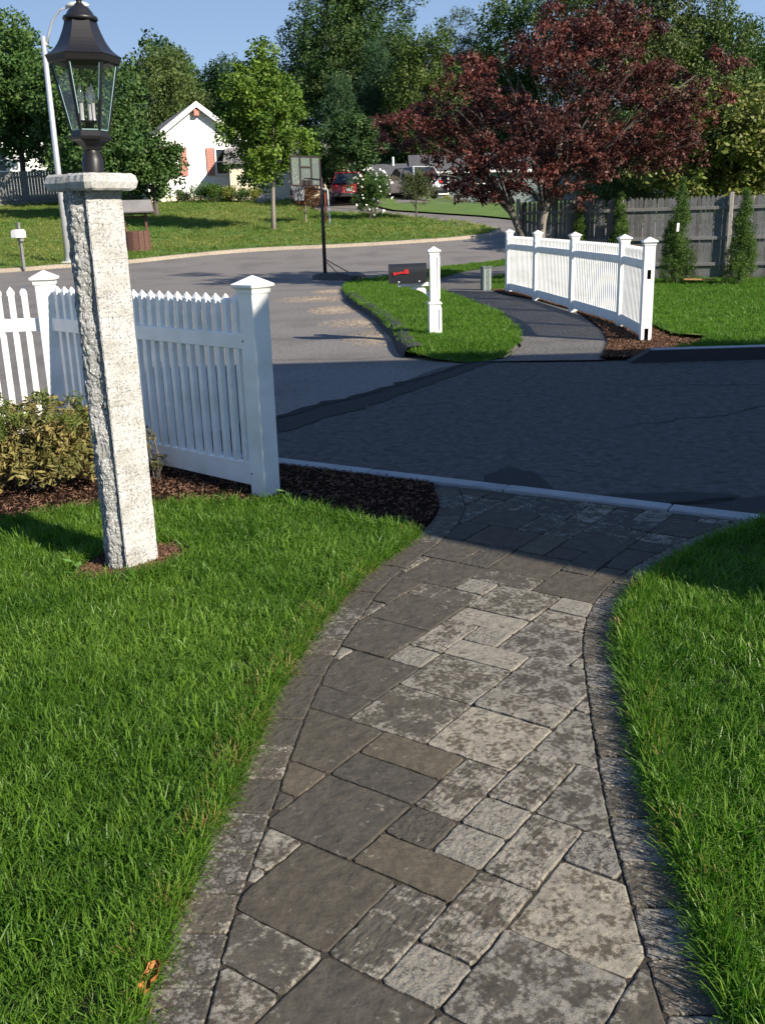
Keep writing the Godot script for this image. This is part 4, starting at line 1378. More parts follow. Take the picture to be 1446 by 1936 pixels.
	var ly := func(prof): # heights of the lantern's profile
		var o := []
		for e in prof:
			var yy: float = e.y
			yy = yy if yy < 0.212 else 0.212 + (yy - 0.212) * 1.0887 if yy < 0.494 else 0.519 + (yy - 0.494) * 0.903 if yy < 0.7 else 0.705 + (yy - 0.7) * 0.968
			o.append(Vector2(e.x, yy))
		return o
	var fit := mb(true)
	lathe(fit, ly.call([Vector2(0.052, 0.0), Vector2(0.052, 0.07), Vector2(0.05, 0.075), Vector2(0.042, 0.1), Vector2(0.034, 0.11), Vector2(0.034, 0.13)]), 24)
	part("fitter", done(fit), M.black, lt)
	var turn := deg_to_rad(44)
	var base := mb()
	lathe(base, ly.call([Vector2(0.03, 0.11), Vector2(0.042, 0.118), Vector2(0.05, 0.135), Vector2(0.078, 0.158), Vector2(0.1, 0.165), Vector2(0.104, 0.176), Vector2(0.09, 0.182), Vector2(0.088, 0.21), Vector2(0.08, 0.212), Vector2(0.002, 0.213)]), 6, Vector3.ZERO, turn)
	part("base", done(base), M.black, lt)
	var rf := mb()
	lathe(rf, ly.call([Vector2(0.12, 0.5), Vector2(0.158, 0.488), Vector2(0.168, 0.494), Vector2(0.176, 0.522), Vector2(0.18, 0.528), Vector2(0.172, 0.534), Vector2(0.156, 0.544), Vector2(0.142, 0.556), Vector2(0.129, 0.571), Vector2(0.117, 0.59), Vector2(0.1065, 0.61), Vector2(0.0975, 0.632), Vector2(0.09, 0.651), Vector2(0.0835, 0.67), Vector2(0.079, 0.686), Vector2(0.076, 0.7), Vector2(0.05, 0.705)]), 6, Vector3.ZERO, turn)
	var roof := part("roof", done(rf), M.black, lt)
	var fin := mb(true)
	lathe(fin, ly.call([Vector2(0.06, 0.698), Vector2(0.078, 0.703), Vector2(0.083, 0.713), Vector2(0.078, 0.724), Vector2(0.066, 0.73), Vector2(0.06, 0.742), Vector2(0.045, 0.762), Vector2(0.026, 0.774), Vector2(0.02, 0.782), Vector2(0.013, 0.788), Vector2(0.013, 0.797), Vector2(0.02, 0.803), Vector2(0.026, 0.818), Vector2(0.02, 0.833), Vector2(0.012, 0.84), Vector2(0.008, 0.853), Vector2(0.001, 0.856)]), 24)
	part("finial", done(fin), M.black, roof)
	var R0 := 0.088
	var R1 := 0.152
	for k in 6:
		var a0 := turn + TAU * k / 6
		var a1 := turn + TAU * (k + 1) / 6
		var lo0 := Vector3(cos(a0) * R0, 0.21, sin(a0) * R0)
		var hi0 := Vector3(cos(a0) * R1, 0.52, sin(a0) * R1)
		var lo1 := Vector3(cos(a1) * R0, 0.21, sin(a1) * R0)
		var hi1 := Vector3(cos(a1) * R1, 0.52, sin(a1) * R1)
		var bar := mb()
		tube(bar, [lo0, hi0], [0.0075, 0.0085], 4)
		part("frame_bar", done(bar), M.black, lt)
		var gp := mb()
		var ins := 0.05
		var g := [lo0.lerp(lo1, ins), lo1.lerp(lo0, ins), hi1.lerp(hi0, ins), hi0.lerp(hi1, ins)]
		poly(gp, g, Vector3(0, 0.35, 0))
		var pane := part("pane", done(gp), M.glass, lt)
		var be := mb()      # the bevelled edge of the pane
		for e in 4:
			var e0: Vector3 = g[e]
			var e1: Vector3 = g[(e + 1) % 4]
			tube(be, [e0.lerp(e1, 0.01), e1.lerp(e0, 0.01)], [0.0022, 0.0022], 4)
		part("glass_edge", done(be), M.glass_edge, pane)
	var clus := mb(true)
	lathe(clus, ly.call([Vector2(0.001, 0.212), Vector2(0.022, 0.214), Vector2(0.022, 0.24), Vector2(0.05, 0.246), Vector2(0.05, 0.252), Vector2(0.001, 0.256)]), 16)
	var holder := part("candle_holder", done(clus), M.black, lt)
	for k in 3:
		var a := 0.5 + TAU * k / 3
		var c := Vector3(cos(a) * 0.032, 0, sin(a) * 0.032)
		var cd := mb(true)
		lathe(cd, ly.call([Vector2(0.012, 0.25), Vector2(0.012, 0.256), Vector2(0.0095, 0.258), Vector2(0.0095, 0.325), Vector2(0.001, 0.326)]), 14, c)
		var sleeve := part("candle_sleeve", done(cd), M.candle, lt)
		var bl := mb(true)
		lathe(bl, ly.call([Vector2(0.0075, 0.326), Vector2(0.013, 0.34), Vector2(0.0155, 0.355), Vector2(0.013, 0.374), Vector2(0.006, 0.396), Vector2(0.001, 0.408)]), 16, c)
		part("bulb", done(bl), M.bulb, sleeve)

# ---------------------------------------------------------------- white fence on the right
func right_fence() -> void:
	var f := thing("picket_fence", "white picket fence curving along the sidewalk on the right, with a bare end post", "fence")
	var posts := [Vector2(3.3, -12.12), Vector2(3.4, -13.75), Vector2(3.2, -16.15), Vector2(2.98, -18.5), Vector2(2.73, -20.5)]
	var pm := fence_post_mesh(0.127, 1.14)
	var cm := post_cap_mesh(0.127, 1.155)
	for k in posts.size():
		var d: Vector2 = posts[maxi(k, 1)] - posts[maxi(k, 1) - 1]
		if k > 0 and k < 4:
			d = (posts[k + 1] - posts[k - 1])
		var b := Basis(Vector3.UP, -d.angle())
		var y := 0.05
		if k == 0:      # the end post keeps the two empty rail pockets
			var c := CSGBox3D.new()
			c.size = Vector3(0.127, 1.24, 0.127)
			c.material = M.vinyl
			for e in [[0.83, 0.11, 0.045], [0.1, 0.17, 0.048]]:
				var hole := CSGBox3D.new()
				hole.size = Vector3(0.08, e[1], e[2])
				hole.operation = CSGShape3D.OPERATION_SUBTRACTION
				hole.position = Vector3(-0.05, e[0] - 0.57, 0)
				hole.material = M.hole
				c.add_child(hole)
			c.name = "post"
			c.position = Vector3(posts[0].x, y + 0.52, posts[0].y)
			c.rotation.y = -d.angle()
			f.add_child(c)
			f.set_meta("kids", {"post": 1})
		else:
			var o := part("post", pm, M.vinyl, f)
			o.transform = Transform3D(b, Vector3(posts[k].x, y, posts[k].y))
		var cap := part("post_cap", cm, M.vinyl, f)
		cap.transform = Transform3D(b, Vector3(posts[k].x, y, posts[k].y))
	var pk := picket_mesh(0.038, 0.038, 0.06, 1.1)
	for k in 4:
		fence_panel(f, posts[k], posts[k + 1], pk, 0.0905, 0.04)
	# the tall weathered fence behind
	var st := thing("stockade_fence", "tall weathered grey board fence with notched tops behind the right lawn", "fence")
	var a := Vector2(3.5, -24.6)
	var b := Vector2(12.5, -21.4)
	var dir := (b - a).normalized()
	var bas := Basis(Vector3.UP, -dir.angle())
	var variants := []
	for k in 5:
		var bm := mb()
		var h := 1.86 + rng.randf_range(-0.02, 0.02)
		var w := 0.088
		cbox(bm, Vector3(0, (h - 0.06) / 2, 0), Vector3(w, h - 0.06, 0.018), 0.002)
		var z := 0.009
		hexa(bm, [Vector3(-w / 2, h - 0.06, -z), Vector3(w / 2, h - 0.06, -z), Vector3(w / 2, h - 0.06, z), Vector3(-w / 2, h - 0.06, z), Vector3(-w * 0.2, h, -z), Vector3(w * 0.2, h, -z), Vector3(w * 0.2, h, z), Vector3(-w * 0.2, h, z)])
		variants.append(done(bm))
	var woods := []
	for k in 4:
		var wm: StandardMaterial3D = M.grey_wood.duplicate()
		wm.albedo_color = grey(rng.randf_range(0.78, 1.0)).lerp(Color(0.9, 0.95, 1.0), 0.7 * rng.randf())
		wm.uv1_offset = Vector3(rng.randf(), rng.randf(), rng.randf())
		woods.append(wm)
	var n := int(a.distance_to(b) / 0.0925)
	for i in n:
		var w := a + dir * i * 0.0925
		var o := part("board", variants[rng.randi() % 5], woods[rng.randi() % 4], st)
		o.transform = Transform3D(bas * Basis(Vector3(0, 0, 1), rng.randfn() * 0.006), Vector3(w.x, land(w.x, w.y) - 0.03 + rng.randfn() * 0.008, w.y))
	var front := Vector2(-dir.y, dir.x)
	for y in [0.32, 0.9, 1.56]:
		var i := 0.0
		while i < a.distance_to(b) - 2.5:
			var w := a + dir * (i + 1.2) + front * 0.03
			part("rail", boxmesh(Vector3(w.x, y, w.y), Vector3(2.4, 0.075, 0.036), 0.004, bas), M.grey_wood, st)
			i += 2.42
	var k := 0.0
	while k < a.distance_to(b):
		var w := a + dir * k + front * 0.085
		part("post", boxmesh(Vector3(w.x, 0.93, w.y), Vector3(0.085, 1.92, 0.085), 0.008, bas), M.pale_wood, st)
		k += 2.42
	# orange board lying on its foot
	tag(part_top("plank", done_hexa([Vector3(-0.3, 0.02, -0.1), Vector3(0.36, 0.0, -0.02), Vector3(0.36, 0.0, 0.1), Vector3(-0.3, 0.02, 0.02), Vector3(-0.3, 0.045, -0.1), Vector3(0.36, 0.025, -0.02), Vector3(0.36, 0.025, 0.1), Vector3(-0.3, 0.045, 0.02)]), M.orange_wood, Vector3(6.9, 0.08, -21.4)), "orange brown board lying at the foot of the grey fence between two arborvitae", "plank")

func part_top(called: String, mesh: Mesh, m: Material, at: Vector3) -> MeshInstance3D:
	var o := MeshInstance3D.new()
	o.name = numbered(called)
	o.mesh = mesh
	o.material_override = m
	o.position = at
	add_child(o)
	return o

# ---------------------------------------------------------------- mailboxes
func box_shell(len: float, w: float, h: float) -> ArrayMesh:      # an arched box along x, flat below
	var st := mb(false)
	var prof := [Vector2(-w / 2, 0), Vector2(w / 2, 0)]
	for k in 11:
		var a := PI * k / 10.0
		prof.append(Vector2(cos(a) * w / 2, h - w / 2 + sin(a) * w / 2))
	for e in [[-len / 2, len / 2, 1.0], [-len / 2 - 0.012, -len / 2 + 0.012, 1.035]]:
		for i in prof.size():
			var j := (i + 1) % prof.size()
			var c := Vector2(0, h / 2)
			var pi: Vector2 = c + (prof[i] - c) * e[2]
			var pj: Vector2 = c + (prof[j] - c) * e[2]
			poly(st, [Vector3(e[0], pi.y, pi.x), Vector3(e[1], pi.y, pi.x), Vector3(e[1], pj.y, pj.x), Vector3(e[0], pj.y, pj.x)], Vector3(0, h / 2, 0))
		for x in [e[0], e[1]]:
			var cap := []
			for v in prof:
				var s: Vector2 = Vector2(0, h / 2) + (v - Vector2(0, h / 2)) * e[2]
				cap.append(Vector3(x, s.y, s.x))
			poly(st, cap, Vector3(0, h / 2, 0))
	return done(st)

func mailboxes() -> void:
	var t := thing("mailbox", "black mailbox with a red flag held by a white panelled post on the grass island", "mailbox", Vector3(0.75, 0.085, -12.85), deg_to_rad(4))
	var st := mb()
	cbox(st, Vector3(0, 0.19, 0), Vector3(0.15, 0.44, 0.15), 0.005)
	cbox(st, Vector3(0, 0.7, 0), Vector3(0.118, 0.72, 0.118), 0.005)
	part("post", done(st), M.vinyl, t)
	for e in [[0.2, 0.32, 0.15, 0.024], [0.74, 0.54, 0.118, 0.02]]:      # raised frame round a sunk panel, on the front and the right
		for turn in [0.0, PI / 2]:
			var fr := mb()
			var b := Basis(Vector3.UP, turn)
			for s in [-1, 1]:
				cbox(fr, b * Vector3(s * (e[2] / 2 - e[3] / 2), 0, e[2] / 2 + 0.004) + Vector3(0, e[0], 0), Vector3(e[3], e[1], 0.012), 0.002, b)
				cbox(fr, b * Vector3(0, 0, e[2] / 2 + 0.004) + Vector3(0, e[0] + s * (e[1] / 2 - 0.012), 0), Vector3(e[2] - 2 * e[3] - 0.001, 0.024, 0.011), 0.002, b)
			part("panel_frame", done(fr), M.vinyl, t)
	part("collar", boxmesh(Vector3(0, 0.415, 0), Vector3(0.178, 0.035, 0.178), 0.01), M.vinyl, t)
	part("post_cap", post_cap_mesh(0.118, 1.06), M.vinyl, t)
	var br := mb()
	for k in 7:      # curved bracket
		var a0 := PI / 2 * k / 7.0
		var a1 := PI / 2 * (k + 1) / 7.0
		hexa(br, [Vector3(-0.05 - 0.24 * (1 - cos(a0)), 0.4 + 0.2 * sin(a0), -0.02), Vector3(-0.05 - 0.24 * (1 - cos(a1)), 0.4 + 0.2 * sin(a1), -0.02), Vector3(-0.05 - 0.24 * (1 - cos(a1)), 0.4 + 0.2 * sin(a1), 0.02), Vector3(-0.05 - 0.24 * (1 - cos(a0)), 0.4 + 0.2 * sin(a0), 0.02),
			Vector3(-0.05 - 0.24 * (1 - cos(a0)) * 0.9, 0.46 + 0.2 * sin(a0), -0.02), Vector3(-0.05 - 0.24 * (1 - cos(a1)) * 0.9, 0.46 + 0.2 * sin(a1), -0.02), Vector3(-0.05 - 0.24 * (1 - cos(a1)) * 0.9, 0.46 + 0.2 * sin(a1), 0.02), Vector3(-0.05 - 0.24 * (1 - cos(a0)) * 0.9, 0.46 + 0.2 * sin(a0), 0.02)])
	part("bracket", done(br), M.vinyl, t)
	part("arm", boxmesh(Vector3(-0.26, 0.66, 0), Vector3(0.42, 0.05, 0.1), 0.006), M.vinyl, t)
	var bx := part("box", box_shell(0.47, 0.2, 0.235), M.plastic, t)
	bx.position = Vector3(-0.33, 0.688, 0.01)
	bx.rotation = Vector3(0, deg_to_rad(-8), deg_to_rad(1.0))
	var fl := mb()
	cbox(fl, Vector3(-0.1, 0.125, 0.107), Vector3(0.17, 0.026, 0.008), 0.003, Basis(Vector3(0, 0, 1), 0.12))
	cbox(fl, Vector3(-0.02, 0.138, 0.108), Vector3(0.055, 0.056, 0.008), 0.004, Basis(Vector3(0, 0, 1), 0.12))
	cbox(fl, Vector3(-0.175, 0.117, 0.108), Vector3(0.028, 0.04, 0.01), 0.004)
	part("flag", done(fl), M.red, bx)
	for x in [-0.12, 0.14]:
		part("bolt", boxmesh(Vector3(x, 0.014, 0.104), Vector3(0.018, 0.018, 0.008), 0.004), M.tag_white, bx)

	# the one across the street
	var g := land(-11.6, -33.2) + 0.08
	var w := thing("mailbox", "small white mailbox on a grey wooden post across the street", "mailbox", Vector3(-11.6, g, -33.3), deg_to_rad(-35))
	part("post", boxmesh(Vector3(0, 0.72, 0), Vector3(0.09, 1.5, 0.09), 0.008), M.grey_wood, w)
	part("arm", boxmesh(Vector3(0.05, 0.93, 0.02), Vector3(0.16, 0.12, 0.14), 0.008), M.grey_wood, w)
	var wb := part("box", box_shell(0.46, 0.2, 0.25), M.white_paint, w)
	wb.transform = Transform3D(Basis(Vector3.UP, deg_to_rad(-75)), Vector3(0.1, 1.0, 0.12))

# ---------------------------------------------------------------- street lamp, hoop, well, pedestal
func street_things() -> void:
	var g := land(-10.43, -34.4) + 0.09
	var s := thing("street_lamp", "tall silver street lamp with a curved arm across the street", "street lamp", Vector3(-10.43, g, -34.4))
	var st := mb(true)
	tube(st, [Vector3(0, 0, 0), Vector3(0.0, 3.5, 0), Vector3(0.02, 7.05, 0)], [0.115, 0.095, 0.075], 14)
	part("pole", done(st), M.alu, s)
	part("base_plate", boxmesh(Vector3(0, 0.03, 0), Vector3(0.42, 0.05, 0.42), 0.01), M.lamp_head, s)
	var ar := mb(true)
	tube(ar, [Vector3(0.1, 6.75, 0), Vector3(0.24, 7.15, 0.03), Vector3(0.42, 7.52, 0.06), Vector3(0.68, 7.77, 0.1), Vector3(1.0, 7.85, 0.13)], [0.04, 0.04, 0.038, 0.036, 0.034], 8)
	tube(ar, [Vector3(0.0, 6.9, 0), Vector3(0.14, 6.78, 0)], [0.06, 0.05], 8)
	part("arm", done(ar), M.alu, s)
	var hd := mb(true)
	var prev := []
	for k in 8:
		var f := k / 7.0
		var x := 0.88 + 0.74 * f
		var wd := 0.17 * sqrt(maxf(0.02, 1.0 - pow(absf(f * 2.0 - 1.05), 2.6)))
		var ring := []
		for e in 10:
			var a := TAU * e / 10
			ring.append(Vector3(x, 7.87 + sin(a) * wd * (0.75 if sin(a) > 0 else 0.45), 0.13 + cos(a) * wd))
		if k > 0:
			for e in 10:
				poly(hd, [prev[e], prev[(e + 1) % 10], ring[(e + 1) % 10], ring[e]], Vector3(x - 0.05, 7.87, 0.13))
		else:
			poly(hd, ring, Vector3(2, 7.87, 0.13))
		prev = ring
	poly(hd, prev, Vector3(0, 7.87, 0.13))
	var head := part("head", done(hd), M.lamp_head, s)
	var ln := mb(true)
	lathe(ln, [Vector2(0.001, -0.09), Vector2(0.09, -0.07), Vector2(0.12, 0.0)], 14, Vector3(1.28, 7.83, 0.13))
	part("lens", done(ln), M.acrylic, head)

	# portable basketball hoop
	var h := thing("basketball_hoop", "portable basketball hoop with a clear backboard and black base at the street edge", "basketball hoop", Vector3(-1.36, land(-1.36, -27.2) - 0.01, -27.2))
	var F := Vector3(-0.75, 0, -0.66).normalized()      # where it faces
	var Rr := Vector3(-F.z, 0, F.x)
	var fb := Basis(Rr, Vector3.UP, Rr.cross(Vector3.UP))
	var pole := mb(true)
	tube(pole, [Vector3(0, 0.1, 0), Vector3(0, 1.3, 0), Vector3(0, 2.62, 0)], [0.05, 0.05, 0.042], 10)
	part("pole", done(pole), M.iron, h)
	var bs := mb()
	var bk := -F
	var pr := [[0.3, -0.22, 0.12], [0.36, 0.1, 0.17], [0.38, 0.9, 0.19], [0.3, 1.22, 0.12]]
	for k in 3:
		var a0: Vector3 = bk * pr[k][1]
		var a1: Vector3 = bk * pr[k + 1][1]
		hexa(bs, [a0 - Rr * pr[k][0], a0 + Rr * pr[k][0], a1 + Rr * pr[k + 1][0], a1 - Rr * pr[k + 1][0], a0 - Rr * (pr[k][0] - 0.05) + Vector3.UP * pr[k][2], a0 + Rr * (pr[k][0] - 0.05) + Vector3.UP * pr[k][2], a1 + Rr * (pr[k + 1][0] - 0.05) + Vector3.UP * pr[k + 1][2], a1 - Rr * (pr[k + 1][0] - 0.05) + Vector3.UP * pr[k + 1][2]])
	part("base", done(bs), M.plastic, h)
	for sd in [-1, 1]:
		var sr := mb()
		tube(sr, [Vector3(0, 0.52, 0) + Rr * sd * 0.03, bk * 0.68 + Rr * sd * 0.22 + Vector3.UP * 0.17], [0.014, 0.014], 6)
		part("strut", done(sr), M.iron, h)
		var am := mb()
		tube(am, [Vector3(0, 2.55, 0) + Rr * sd * 0.06, F * 0.52 + Vector3.UP * 2.62 + Rr * sd * 0.1], [0.016, 0.016], 6)
		tube(am, [Vector3(0, 2.3, 0) + Rr * sd * 0.06, F * 0.52 + Vector3.UP * 2.38 + Rr * sd * 0.1], [0.016, 0.016], 6)
		part("arm", done(am), M.iron, h)
	var bc := F * 0.56 + Vector3.UP * 2.8
	var board := part("backboard", boxmesh(bc, Vector3(1.08, 0.72, 0.012), 0, fb), M.acrylic, h)
	var fr := mb()
	for sd in [-1, 1]:
		cbox(fr, bc + Rr * sd * 0.545, Vector3(0.05, 0.76, 0.034), 0.004, fb)
		cbox(fr, bc + Vector3.UP * sd * 0.365, Vector3(1.045, 0.045, 0.033), 0.004, fb)
		cbox(fr, bc + Rr * sd * 0.21, Vector3(0.06, 0.67, 0.03), 0.002, fb)
	cbox(fr, bc + Vector3.UP * 0.1, Vector3(0.37, 0.045, 0.031), 0.002, fb)
	cbox(fr, bc + Vector3.UP * -0.3, Vector3(0.3, 0.14, 0.08), 0.01, fb)
	part("backboard_frame", done(fr), M.iron, board)
	var rc := F * 0.86 + Vector3.UP * 2.48
	var rm := mb(true)
	var rp := []
	var rr := []
	for k in 25:
		rp.append(rc + Vector3(cos(TAU * k / 24), 0, sin(TAU * k / 24)) * 0.228)
		rr.append(0.012)
	tube(rm, rp, rr, 6)
	tube(rm, [rc - F * 0.23, rc - F * 0.32], [0.03, 0.04], 6)
	var rim := part("rim", done(rm), M.rim_orange, h)
	var nt := mb()
	for k in 12:
		for sg in [-1, 1]:
			var pts := []
			var rad := []
			for e in 6:
				var f := e / 5.0
				var a: float = TAU * (k + sg * f * 1.5) / 12
				pts.append(rc + Vector3(cos(a), 0, sin(a)) * lerpf(0.225, 0.12, sqrt(f)) + Vector3.DOWN * 0.42 * f)
				rad.append(0.006)
			tube(nt, pts, rad, 4)
	part("net", done(nt), M.cord, rim)
	var hn := mb()
	tube(hn, [Vector3(0, 2.35, 0), bk * 0.22 + Vector3.UP * 2.3, bk * 0.26 + Vector3.UP * 1.4], [0.018, 0.018, 0.018], 6)
	part("handle", done(hn), M.cord, h)
	part("height_tab", boxmesh(bk * 0.12 + Vector3.UP * 1.85, Vector3(0.05, 0.75, 0.03), 0.005, fb), M.rim_orange, h)

	# wishing well
	var wz := Vector3(-8.72, land(-8.7, -37.3) + 0.09, -37.3)
	var w := thing("wishing_well", "brown wooden wishing well with a shingled roof on the far lawn", "wishing well", wz, deg_to_rad(20))
	w.scale = Vector3(0.92, 0.82, 0.92)
	for k in 14:
		var a := TAU * k / 14
		var b := Basis(Vector3.UP, -a)
		part("stave", boxmesh(Vector3(cos(a), 0, sin(a)) * 0.5 + Vector3(0, 0.42, 0), Vector3(0.05, 0.86, 0.215), 0.006, b), M.red_wood, w)
	for sd in [-1, 1]:
		part("post", boxmesh(Vector3(sd * 0.42, 1.28, 0), Vector3(0.09, 0.95, 0.09), 0.006), M.red_wood, w)
		var rf := mb()
		hexa(rf, [Vector3(-0.68, 2.12, 0.0), Vector3(0.68, 2.12, 0.0), Vector3(0.68, 1.62, sd * 0.52), Vector3(-0.68, 1.62, sd * 0.52), Vector3(-0.68, 2.17, 0.0), Vector3(0.68, 2.17, 0.0), Vector3(0.68, 1.67, sd * 0.55), Vector3(-0.68, 1.67, sd * 0.55)])
		part("roof", done(rf), M.shingle, w)
		var gb := mb()
		hexa(gb, [Vector3(0.685, 2.06, 0), Vector3(0.72, 2.06, 0), Vector3(0.72, 1.56, sd * 0.52), Vector3(0.685, 1.56, sd * 0.52), Vector3(0.685, 2.18, 0), Vector3(0.72, 2.18, 0), Vector3(0.72, 1.68, sd * 0.54), Vector3(0.685, 1.68, sd * 0.54)])
		part("rake_board", done(gb), M.red_wood, w)
	var bar := mb(true)
	tube(bar, [Vector3(-0.5, 1.45, 0), Vector3(0.5, 1.45, 0)], [0.04, 0.04], 8)
	part("windlass", done(bar), M.red_wood, w)

	# utility pedestal
	var u := thing("utility_pedestal", "grey green utility pedestal standing in the grass beside the sidewalk", "utility box", Vector3(2.36, -0.02, -21.4), deg_to_rad(12))
	part("body", boxmesh(Vector3(0, 0.24, 0), Vector3(0.2, 0.52, 0.17), 0.01), M.pedestal, u)
	for x in [-0.06, 0.05]:
		part("rib", boxmesh(Vector3(x, 0.24, 0.09), Vector3(0.028, 0.46, 0.016), 0.004), M.pedestal_pale, u)
	for sd in [-1, 1]:
		part("lid", boxmesh(Vector3(sd * 0.058, 0.51, 0), Vector3(0.106, 0.035, 0.19), 0.008, Basis(Vector3(0, 0, 1), sd * 0.14)), M.pedestal, u)

# ---------------------------------------------------------------- houses and cars
func buildings() -> void:
	var gx := -9.75
	var gz := -58.5
	var y := land(gx, gz)
	var h := thing("house", "white house with a steep front gable and salmon shutters on the far lawn", "house", Vector3(gx, y, gz), deg_to_rad(20))
	gable_house(h, 5.9, 11.0, 3.0, 5.15, M.white_siding, M.shingle, 0.42)
	house_window(h, Vector3(1.25, 2.15, 0.02), 0.56, 1.3, 0.0, M.salmon)
	house_window(h, Vector3(-1.5, 2.15, 0.02), 0.56, 1.3, 0.0, M.salmon)
	part("gable_bracket", boxmesh(Vector3(0, 4.72, 0.2), Vector3(0.3, 0.34, 0.3), 0.02), M.salmon, h)
	var fd := part("foundation", boxmesh(Vector3(0, -0.1, -0.02), Vector3(5.86, 0.9, 0.1), 0.01), M.cream_siding, h)
	fd.position.z = 0.04
	# its low wing to the right
	var wx := -4.6
	var wz := -60.0
	var w := thing("house_wing", "low cream wing with a grey roof behind the bright young tree", "house", Vector3(wx, land(wx, wz), wz), deg_to_rad(90 + 4))
	gable_house(w, 6.0, 6.6, 2.0, 3.1, M.cream_siding, M.shingle, 0.3)
	w.position = Vector3(-1.5, land(-1.5, -58.5), -60.5)
	var dr := mb()
	cbox(dr, Vector3(3.03, 0.9, -4.9), Vector3(0.08, 1.9, 0.9), 0.01)
	part("door", done(dr), M.white_paint, w)
	# white house far left
	var l := thing("house", "white house corner with a dark window at the far left behind the board fence", "house", Vector3(-25.2, land(-25, -68), -67.5), deg_to_rad(10))
	gable_house(l, 7.2, 9.0, 3.2, 5.4, M.white_siding, M.shingle)
	house_window(l, Vector3(0.9, 2.2, 0.02), 0.9, 1.3)
	# grey ranch house at the right: its eaves look at the street
	var base := land(9.0, -70.0) + 0.05
	var gr := thing("house", "low grey green house with a dark roof behind the red maple", "house", Vector3(8.7, base, -70.6), PI / 2)
	gable_house(gr, 5.0, 5.9, 2.25, 3.25, M.grey_siding, M.dark_shingle, 0.35, M.grey_siding)
	for z in [-1.5, -4.2]:
		house_window(gr, Vector3(-2.52, 1.35, z), 0.9, 1.1, -PI / 2)
	var turned := Transform3D(Basis(Vector3.UP, -PI / 2), Vector3.ZERO)
	var long := mb()
	siding(long, Vector3(0.1, 0, 1.6), Vector3(11.0, 0, 1.6), -0.6, 2.15, Vector3(0, 0, 1))
	siding(long, Vector3(11.0, 0, 1.6), Vector3(11.0, 0, -2.4), -0.6, 2.15, Vector3(1, 0, 0))
	part("wall", done(long), M.grey_siding, gr).transform = turned
	part("roof", done_hexa([Vector3(0.3, 2.08, 1.95), Vector3(11.4, 2.08, 1.95), Vector3(11.4, 3.0, -0.4), Vector3(0.3, 3.0, -0.4), Vector3(0.3, 2.22, 1.95), Vector3(11.4, 2.22, 1.95), Vector3(11.4, 3.14, -0.4), Vector3(0.3, 3.14, -0.4)]), M.dark_shingle, gr).transform = turned
	part("eave_board", boxmesh(Vector3(5.9, 2.1, 1.98), Vector3(11.0, 0.16, 0.04)), M.white_paint, gr).transform = turned
	part("eave_board", boxmesh(Vector3(-2.9, 2.1, 2.88), Vector3(6.4, 0.14, 0.04)), M.white_paint, gr).transform = turned
	for x in [3.2, 8.0]:
		house_window(gr, Vector3(-1.62, 1.3, -x), 1.2, 1.0, -PI / 2)
	# a lower shed with a white pipe at its left
	var sh := thing("shed", "small grey shed with a white vent pipe left of the grey house", "shed", Vector3(2.5, land(4.3, -69) + 0.05, -69.5), PI / 2)
	gable_house(sh, 3.0, 2.4, 1.95, 2.55, M.grey_siding, M.dark_shingle, 0.2, M.grey_siding)
	var vp := mb(true)
	tube(vp, [Vector3(-0.3, 2.0, -1.1), Vector3(-0.3, 3.1, -1.1)], [0.07, 0.07], 8)
	part("vent_pipe", done(vp), M.white_paint, sh)
	house_window(sh, Vector3(-1.52, 1.2, -1.0), 0.6, 0.9, -PI / 2)
	# weathered fence at the far left
	var f := thing("stockade_fence", "dark weathered board fence at the far left below the trees", "fence")
	var a := Vector2(-26, -57)
	var b := Vector2(-12.6, -61.0)
	var n := int(a.distance_to(b) / 0.16)
	var bm := boxmesh(Vector3(0, 0.95, 0), Vector3(0.15, 1.95, 0.03), 0.004)
	var bas := Basis(Vector3.UP, -(b - a).angle())
	for i in n:
		var v := a.lerp(b, float(i) / n)
		var o := part("board", bm, M.grey_wood, f)
		o.transform = Transform3D(bas, Vector3(v.x, land(v.x, v.y) + rng.randfn() * 0.012, v.y))
	for yy in [0.4, 1.6]:
		var mid := (a + b) / 2
		var tilt := atan2(land(0, b.y) - land(0, a.y), a.distance_to(b))
		part("rail", boxmesh(Vector3.ZERO, Vector3(a.distance_to(b), 0.09, 0.05), 0.0), M.grey_wood, f).transform = Transform3D(bas * Basis(Vector3(0, 0, 1), tilt), Vector3(mid.x, land(0, mid.y) + yy, mid.y + 0.05))
	car("car", "red car seen from behind, parked by the flowering shrub", Vector3(-1.45, land(0, -54) + 0.02, -55.5), deg_to_rad(6), M.car_red, 1.62)
	car("car", "silver grey car parked to the right of the red car", Vector3(2.0, land(0, -56) + 0.02, -57.5), deg_to_rad(28), M.car_silver, 1.7)
	struct("parking_pad", sheet(V2([-3.6, -53.5, 4.5, -54, 5.5, -62, -4, -62]), 2.0, on_land(0.07)), M.asphalt)

